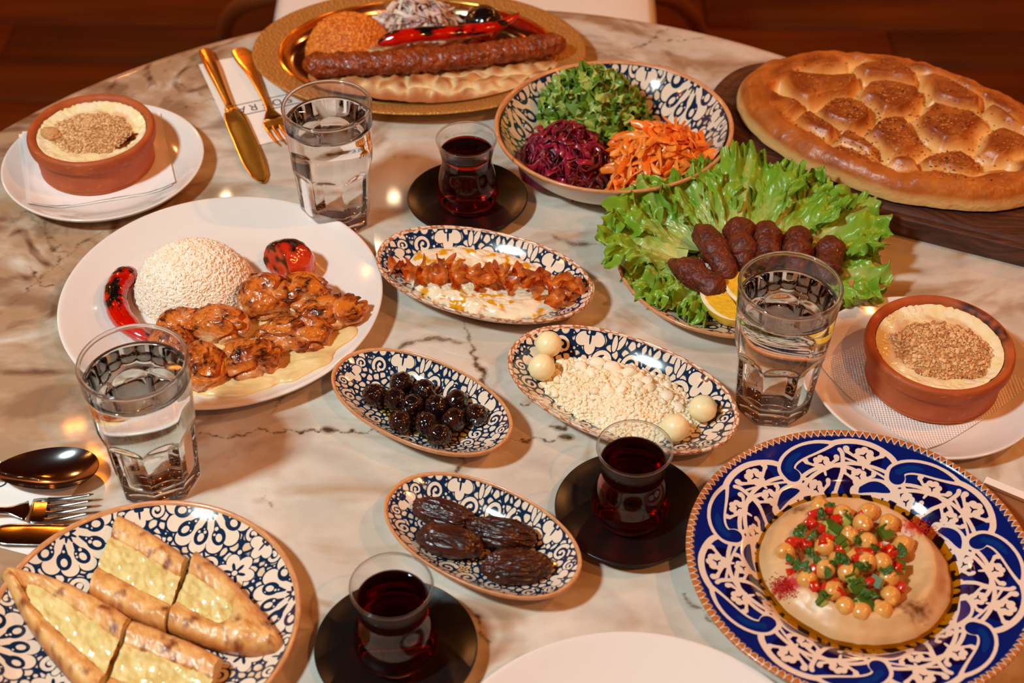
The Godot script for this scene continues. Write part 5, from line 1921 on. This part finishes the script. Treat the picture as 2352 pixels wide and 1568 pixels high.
func date_dish():
	var at := T(-22, -731)
	printed_dish("oval_dish", "oval blue printed dish holding four dates", "dish", at, 82, 47, -deg_to_rad(32.5), shared("oval"), shared("rim"), oval_inner(16), oval_outer(16), 2.15)
	NB.seed = 141
	NC.seed = 142
	var sk := M(Color.WHITE, 0.34, {"vc": true, "coat": 0.25, "coat_rough": 0.22})
	var i := 0
	for p in [[-51, -754, 18, 24.5, 10.6, -0.36, "wrinkled dark date at the back left of its dish"], [-46, -728, 18, 25.5, 12.0, -0.26, "smooth split dark date at the front left of its dish"], [-7, -736, 18, 25.5, 11.6, -0.22, "finely wrinkled date at the back right of its dish"], [4, -704, 18, 25.0, 12.2, 0.02, "deeply wrinkled date nearest the right front of its dish"]]:
		var sd := i * 17.3
		var fine: float = [1.0, 0.35, 1.1, 1.2][i]
		var m := ball(48, func(d):
			var q: Vector3 = d
			var along := q.x * 0.75
			var w := NC.get_noise_3d(along * 1.5 + sd, q.y * 2.0, q.z * 2.0)
			var n := NB.get_noise_3d(q.x * 0.9 + sd, q.y, q.z)
			var r := 1.0 + 0.10 * n * 1.2 + 0.12 * fine * (w - 0.3)
			var sh := Vector3(signf(q.x) * pow(absf(q.x), 0.85) * p[3], q.y * p[4], q.z * p[4] * 1.05)
			var c := mix3(C(46, 22, 19), C(74, 30, 20), n + 0.45)
			c = mix3(c, C(96, 46, 28), (w - 0.55) * 0.8)
			c = mix3(c, C(120, 58, 20), ss(0.9, 1.0, q.x) * 0.8)
			return [sh * r, c])
		solo("date", m, sk, p[6], "date", T(p[0], p[1], p[2]), "", p[5])
		i += 1


# ---------------------------------------------------------------- cheese pide
func pide_part(called: String, label: String, A: Vector2, B: Vector2, Cc: Vector2, D: Vector2, tip: float, bulge: float, base: float, sd: float):
	# A-B the far edge, C-D the near edge; tip -1: pointed at the start, 1: pointed at the end, 0: cut at both
	var t := thing(called, label, "pide", T(0, 0, base))
	var crust := M(Color.WHITE, 0.45, {"vc": true, "coat": 0.3, "coat_rough": 0.25, "bump": ["fbm", 0.08, 0.08]})
	var fill := M(Color.WHITE, 0.2, {"vc": true, "coat": 1.0, "coat_rough": 0.06})
	NB.seed = 151
	var spot := func(u, s) -> Vector2:
		var w := sin(u * PI) * bulge
		var a := A.lerp(B, u)
		var c := Cc.lerp(D, u)
		var n := (a - c).normalized()
		a += n * w
		c -= n * w
		return c.lerp(a, s * 0.5 + 0.5)
	var closed := func(u) -> float:
		if tip > 0.0:
			return ss(0.38, 0.62, u)
		if tip < 0.0:
			return ss(0.34, 0.12, u)
		return 0.0
	var prof := func(u, s, p) -> float:
		var nz := NB.get_noise_2d(p.x * 0.05 + sd, p.y * 0.05)
		var cl: float = closed.call(u)
		var gap: float = lerpf(0.34, 0.0, cl) + 0.05 * nz
		var k := clampf((absf(s) - gap) / (1.0 - gap), 0.0, 1.0)
		var roll := lerpf(0.62, 0.95, ss(0.0, 0.5, k)) * sqrt(maxf(0.0, 1.0 - pow(clampf((k - 0.35) / 0.65, 0.0, 1.0), 2.6))) * ss(0.0, 0.06, k)
		if absf(s) < gap:
			roll = 0.0
		var flat := sqrt(maxf(0.0, 1.0 - pow(absf(s), 2.4)))
		var y: float = lerpf(3.0 + 13.0 * roll if absf(s) >= gap else 5.0, 3.0 + 15.5 * flat, cl)
		y += 1.6 * nz * (0.3 + roll) + 0.6 * NB.get_noise_2d(p.x * 0.2, p.y * 0.2 + sd)
		return 2.2 if absf(s) > 0.985 else y
	part(t, "crust", surf(60, 60, func(v, u):
		# v goes round: over the top from near to far, then back under
		var s: float = v / 0.72 * 2.0 - 1.0 if v < 0.72 else 1.0 - (v - 0.72) / 0.28 * 2.0
		var p: Vector2 = spot.call(u, s)
		var nz := NB.get_noise_2d(p.x * 0.05 + sd, p.y * 0.05)
		var gap: float = lerpf(0.34, 0.0, closed.call(u)) + 0.05 * nz
		var y: float = prof.call(u, s, p) if v < 0.72 else 0.4
		var ends: float = 1.0
		if (tip > 0.0 and u > 0.9) or (tip < 0.0 and u < 0.1):
			var e: float = (1.0 - u) / 0.1 if tip > 0.0 else u / 0.1
			ends = sqrt(clampf(e, 0.0, 1.0))
			y = lerpf(5.0, y, ends)
		var c := mix3(C(236, 184, 114), C(214, 142, 70), nz * 1.3 + 0.3)
		c = mix3(c, C(196, 112, 44), ss(0.80, 0.99, absf(s)) * 0.85 + (ss(0.14, 0.0, absf(absf(s) - gap)) * (0.35 + 0.9 * nz)))
		c = mix3(c, C(134, 62, 24), (NB.get_noise_2d(p.x * 0.045 + 40 + sd, p.y * 0.045) - 0.18) * 3.0)
		c = mix3(c, C(150, 74, 30), (1.0 - ends) * 0.8)
		return [Vector3(p.x, y, p.y), c], "", true), crust)
	# cut ends are closed with the pale crumb
	for e in [0.0, 1.0]:
		if (tip > 0.0 and e == 1.0) or (tip < 0.0 and e == 0.0):
			continue
		part(t, "cut_crumb", surf(30, 4, func(s, v):
			var k: float = s * 2.0 - 1.0
			var p: Vector2 = spot.call(e, k * 0.98)
			return [Vector3(p.x, 0.5 + v * (float(prof.call(e, k * 0.98, p)) - 0.6), p.y), C(238, 200, 140)]), M(Color.WHITE, 0.7, {"vc": true, "bump": ["fbm", 0.05, 0.2]}))
	# melted cheese
	part(t, "melted_cheese", surf(26, 50, func(v, u):
		var s: float = (v * 2.0 - 1.0) * 0.5
		var uu: float = u
		if tip > 0.0:
			uu = u * 0.58
		elif tip < 0.0:
			uu = 0.20 + u * 0.80
		var p: Vector2 = spot.call(lerpf(-0.01, 1.01, uu) if tip == 0.0 else uu, s)
		var y: float = 11.0 - 9.0 * pow(absf(s) * 2.0, 4.0) * 0.25 + 2.4 * NB.get_noise_2d(p.x * 0.07, p.y * 0.07 + sd) + 1.1 * NA.get_noise_2d(p.x * 0.16, p.y * 0.16)
		var c := mix3(C(240, 222, 158), C(218, 194, 116), NB.get_noise_2d(p.x * 0.06 + 9, p.y * 0.06) + 0.4)
		return [Vector3(p.x, y, p.y), c], "up"), fill)


func pide_plate():
	var at := T(-261, -655)
	printed_dish("printed_plate", "round blue printed plate of cheese pide at the lower left", "plate", at, 111.5, 110, 0.0, shared("round"), shared("rim"), [Vector2(0, 5), Vector2(0.55, 5), Vector2(0.7, 6.5), Vector2(0.85, 12), Vector2(0.962, 18.5)], [Vector2(0.985, 17), Vector2(0.9, 10), Vector2(0.7, 3), Vector2(0.62, 0), Vector2(0.5, 0.4), Vector2(0, 1)], 2.0, 0.22)
	pide_part("cheese_pide", "cut piece of cheese pide at the back left of its plate", Vector2(-297, -754), Vector2(-240, -713), Vector2(-306, -678), Vector2(-246, -647), 0.0, 1.5, 7.0, 1.0)
	pide_part("cheese_pide", "pointed end of cheese pide at the right of its plate", Vector2(-233, -719), Vector2(-157, -634), Vector2(-244, -649), Vector2(-163, -628), 1.0, 6.0, 7.0, 2.0)
	pide_part("cheese_pide", "pointed end of cheese pide reaching over the left rim", Vector2(-372, -701), Vector2(-271, -657), Vector2(-374, -694), Vector2(-282, -585), -1.0, 7.0, 9.0, 3.0)
	pide_part("cheese_pide", "cut piece of cheese pide at the front of its plate", Vector2(-268, -655), Vector2(-201, -624), Vector2(-277, -583), Vector2(-214, -560), 0.0, 1.5, 8.0, 4.0)


# ---------------------------------------------------------------- hummus
func hummus_plate():
	var at := T(257, -708)
	var tex := print_cobalt()
	printed_dish("hummus_plate", "deep plate with cobalt blue and white pattern and toothed orange rim holding hummus", "plate", at, 128, 128, 0.0, tex, print_teeth(), [Vector2(0, 5), Vector2(0.45, 5), Vector2(0.54, 7.5), Vector2(0.61, 15), Vector2(0.66, 20), Vector2(0.72, 22), Vector2(0.86, 25), Vector2(0.95, 27)], [Vector2(0.985, 25), Vector2(0.86, 20.5), Vector2(0.68, 15), Vector2(0.6, 6), Vector2(0.55, 1), Vector2(0.5, 0), Vector2(0, 1)], 2.0, 0.3)
	NB.seed = 161
	NA.seed = 162
	solo("oil", mound(6, 90, oval(76, 75), func(_x, _z, _t): return 12.2, func(_x, _z, _t): return Color.WHITE), glassy(S(236, 176, 18), 0.045), "yellow olive oil pooled round the hummus", "oil", at)
	var hm := M(Color.WHITE, 0.42, {"vc": true, "coat": 0.15, "coat_rough": 0.3})
	var hc := Vector2(-2, -1)
	var hum := mound(80, 200, oval(73, 70, 0.6, 0.03, 1.5, 2.0), func(x, z, tt):
		var r = tt
		var ring := exp(-pow((r - 0.76) / 0.2, 2.0)) * 14.0
		var edge := pow(maxf(0.0, 1.0 - pow(tt, 10.0)), 0.5)
		var groove := 1.3 * sin(atan2(z, x) * 1.0 + r * 26.0) * ss(0.45, 0.6, r) * ss(1.0, 0.9, r)
		return 6.0 + edge * (6.5 + ring + groove + 0.9 * NB.get_noise_2d(x * 0.05, z * 0.05)), func(x, z, tt):
		var c := mix3(C(222, 180, 130), C(206, 160, 106), NB.get_noise_2d(x * 0.03, z * 0.03) + 0.3 + 0.4 * ss(0.9, 1.0, tt))
		for q in [[-37, -48, 14, 9, 0], [33, 46, 20, 11, 1], [50, -30, 15, 11, 2], [-53, 24, 16, 10, 2]]:
			var d := Vector2((x - q[0]) / q[2], (z - q[1]) / q[3]).length() + 0.5 * NB.get_noise_2d(x * 0.2 + q[0], z * 0.2)
			c = mix3(c, C(110, 62, 18) if q[4] < 2 else C(188, 18, 8), (0.85 - d) * (1.2 if q[4] < 2 else 2.5))
		return c, 1.4)
	solo("hummus", hum, hm, "ring of smooth beige hummus in the cobalt blue plate", "hummus", at + Vector3(hc.x, 0, hc.y) * 0.001)
	var pep := thing("pepper_flakes", "two pinches of bright red chilli flakes on the hummus", "spice", at)
	pep.set_meta("kind", "stuff")
	var xf := []
	for i in 620:
		var k := i % 2
		var p: Vector2 = [Vector2(48, -31), Vector2(-55, 23)][k] + Vector2(rng.randfn(0, 6.5), rng.randfn(0, 4.5))
		xf.append(Transform3D(Basis.from_euler(Vector3(rng.randf() * 6, rng.randf() * 6, 0)), Vector3(p.x, 22.5 + rng.randf() * 2.0 - Vector2(p.x, p.y).distance_to(Vector2(48, -31) if k == 0 else Vector2(-55, 23)) * 0.05, p.y)))
	scatter(pep, "flakes", lump(0.55, 2, 3), M(S(186, 16, 4), 0.8), xf, [])
	# chickpeas, one by one
	var pm := M(Color.WHITE, 0.24, {"vc": true, "coat": 0.5, "coat_rough": 0.1})
	NB.seed = 165
	var peas := []
	for k in 4:
		var sd := k * 5.0
		peas.append(ball(12, func(d):
			var r := 7.7 * (1.0 + 0.05 * NB.get_noise_3d(d.x * 1.2 + sd, d.y, d.z))
			r *= 1.0 + 0.22 * ss(0.86, 1.0, d.x) - 0.05 * ss(0.12, 0.0, absf(d.z)) * ss(0.2, 0.9, d.x)
			return [d * r * Vector3(1.0, 0.95, 0.95), mix3(C(232, 172, 92), C(220, 148, 66), NB.get_noise_3d(d.x + sd, d.y, d.z + 4) + 0.4)]))
	var spots := [[235, -758, 24], [271, -753, 25], [284, -741, 26], [262, -735, 33], [250, -721, 34], [262, -716, 34], [203, -714, 24], [231, -714, 31], [259, -699, 32], [271, -700, 30], [228, -693, 31], [215, -687, 26], [244, -690, 31], [232, -676, 28], [273, -674, 25], [239, -664, 25], [250, -660, 24], [266, -661, 24], [291, -721, 25], [250, -748, 28], [274, -688, 27], [240, -704, 27], [252, -706, 28]]
	var i := 0
	for p in spots:
		var o := solo("chickpea", peas[i % 4], pm, "plump cooked chickpea in the salad heaped on the hummus", "chickpea", T(p[0], p[1], p[2]), "chickpeas on the hummus")
		o.rotation = Vector3(rng.randf() * 6, rng.randf() * 6, rng.randf() * 6)
		i += 1
	# diced vegetables
	var tom := M(S(200, 36, 16), 0.2, {"coat": 0.6})
	var cuc := M(S(168, 178, 84), 0.22, {"coat": 0.6})
	var cus := M(S(66, 100, 26), 0.3, {"coat": 0.4})
	var dice := rbox(8.5, 7, 7.5, 1.6, 5)
	var dice2 := rbox(10.5, 5.5, 6.5, 1.4, 5)
	var skin := box(8.6, 1.4, 7.6)
	var herb := M(S(52, 92, 22), 0.4, {"back": Color(0.4, 0.45, 0.2)})
	NA.seed = 167
	var hl := surf(10, 8, func(u, v): return [Vector3((u - 0.5) * 6.5 * sin(0.3 + v * 2.4), 2.0 * sin(u * 3.0) + NA.get_noise_2d(u * 3, v * 3) * 2.0, (v - 0.5) * 9.0), Color.WHITE])
	var centre := Vector2(246, -709)
	for k in 96:
		var a := rng.randf() * TAU
		var tt := sqrt(rng.randf()) * 0.98
		var p := centre + Vector2(cos(a) * 44.0 * tt, sin(a) * 49.0 * tt)
		var y := 21.0 + 12.0 * (1.0 - tt * tt) + rng.randf() * 4.0
		var rot := Vector3(rng.randf() * 0.8, rng.randf() * TAU, rng.randf() * 0.8)
		if k % 3 == 0 or (p.x < 236 and k % 3 == 1 and p.y < -675):
			solo("tomato_dice", dice if k % 2 == 0 else dice2, tom, "small red tomato dice among the chickpeas on the hummus", "tomato", T(p.x, p.y, y), "tomato dice on the hummus").rotation = rot
		elif k % 3 == 1:
			var t := thing("cucumber_dice", "small green cucumber dice among the chickpeas on the hummus", "cucumber", T(p.x, p.y, y), "cucumber dice on the hummus")
			part(t, "flesh", dice, cuc)
			part(t, "peel", skin, cus, Vector3(0, 0.0036, 0))
			t.rotation = rot
		else:
			solo("parsley_leaf", hl, herb, "bit of dark green parsley among the chickpeas on the hummus", "parsley", T(p.x, p.y, y + 4.5), "parsley on the hummus").rotation = rot


# ---------------------------------------------------------------- cutlery at the lower left, paper sleeve at the right
func steel_cutlery():
	NB.seed = 171
	var A := Vector3(-485, 0, -844)
	var B := Vector3(-340, 0, -800)
	var dn := Vector3(-0.29, 0, 0.957)
	var Cc := A + dn * 78.0
	var D := B + dn * 78.0
	var nap := solo("paper_napkin", surf(40, 24, func(u, v):
		var p := A.lerp(B, u).lerp(Cc.lerp(D, u), v)
		p.y = 0.9 + 0.3 * NB.get_noise_2d(u * 3, v * 2)
		return [p, Color.WHITE], "up"), paper(), "printed white napkin under the spoon, fork and knife at the left edge", "napkin", T(0, 0))
	var ink := M(S(40, 38, 42), 0.7)
	var across := (B - A).normalized()
	for s in [74.0, 81.0]:
		var o := part(nap, "printed_line", box(1.2, 0.3, 78), ink, (A + across * s + dn * 39) * 0.001 + Vector3(0, 0.0011, 0))
		o.rotation.y = -0.29
	part(nap, "printed_curl", tube([Vector3(-409, 1.2, -800), Vector3(-403, 1.2, -803), Vector3(-399, 1.2, -798), Vector3(-403, 1.2, -794), Vector3(-406, 1.2, -797)], 6, 24, func(_t): return 0.7, func(_t, _a, _p): return Color.WHITE, null, 0.2), ink)
	# spoon
	var st := thing("spoon", "steel spoon lying on the napkin at the left edge", "spoon", T(-405, -800, 3), "", 0.06)
	part(st, "handle", bar(110, 30, curve([[0, 9], [0.3, 5], [0.8, 4.0], [1, 5.5]]), curve([[0, 1.2], [1, 1.6]]), curve([[0, 4], [0.5, 8], [1, 8]])), steel(), Vector3(-0.106, 0.002, 0))
	part(st, "spoon_bowl", surf(48, 20, func(u, v):
		var a: float = u * TAU
		var w: float = v
		var x := 40.0 + 40.0 * cos(a) * w
		var z := 22.0 * sin(a) * w * (1.0 + 0.18 * cos(a))
		return [Vector3(x, 2.0 + 9.0 * pow(w, 2.2), z), Color.WHITE], "up", true), steel())
	part(st, "bowl_back", surf(48, 20, func(u, v):
		var a: float = u * TAU
		var w: float = v * 1.012
		var x := 40.0 + 40.0 * cos(a) * w
		var z := 22.0 * sin(a) * w * (1.0 + 0.18 * cos(a))
		return [Vector3(x, 1.0 + 9.6 * pow(w, 2.2), z), Color.WHITE], "", true), steel())
	fork("dinner_fork", "steel fork between the spoon and the knife at the left edge", T(-515, -752, 4), 0.09, 193, steel())
	var kt := thing("table_knife", "steel knife at the left edge, mirroring warm light beside the pide plate", "knife", T(-520, -742, 2), "", 0.0)
	part(kt, "handle", bar(130, 20, curve([[0, 6], [0.3, 8], [1, 7]]), func(_t): return 3.0, func(_t): return 3.5), steel())
	part(kt, "blade", bar(110, 40, curve([[0, 8], [0.1, 10.5], [0.7, 10.5], [0.9, 7], [1, 2]]), curve([[0, 1.6], [0.2, 1.0], [1, 0.6]]), curve([[0, 3.5], [1, 2.6]])), steel(), Vector3(0.126, 0, 0))


func paper_sleeve():
	var dir := Vector3(38, 0, 24).normalized()
	var yaw := -atan2(dir.z, dir.x)
	var nap := solo("paper_napkin", box(150, 1.6, 52), paper(), "edge of a white napkin in a brown sleeve behind the hummus plate", "napkin", T(428, -749, 1.0), "", yaw)
	var t := thing("cutlery_sleeve", "brown paper cutlery sleeve at the right edge behind the hummus plate", "sleeve", T(426, -744.5, 2.4), "", yaw)
	part(t, "sleeve_paper", rbox(150, 2.2, 45, 0.9, 4), M(S(150, 98, 58), 0.8))
	part(t, "fold_line", box(150, 0.3, 0.8), M(S(96, 58, 32), 0.8), Vector3(0, 0.0012, -0.0185))
	var f := SystemFont.new()
	f.font_names = ["Droid Serif"]
	var ink := M(S(84, 48, 26), 0.8)
	var y := -24.5
	for s in ["KILI\u00c7LAR", "EST"]:
		var tm := TextMesh.new()
		tm.text = s
		tm.font = f
		tm.font_size = 24
		tm.pixel_size = 0.00016
		tm.depth = 0.0002
		var o := part(t, "printed_word", tm, ink, Vector3(y * 0.001, 0.0013, 0.004))
		o.basis = Basis(Vector3.UP, PI / 2) * Basis(Vector3.RIGHT, -PI / 2)
		y += 4.6
	fork("dinner_fork", "gold fork lying in front of the brown paper sleeve", T(373, -752, 3), yaw, 190, gold())
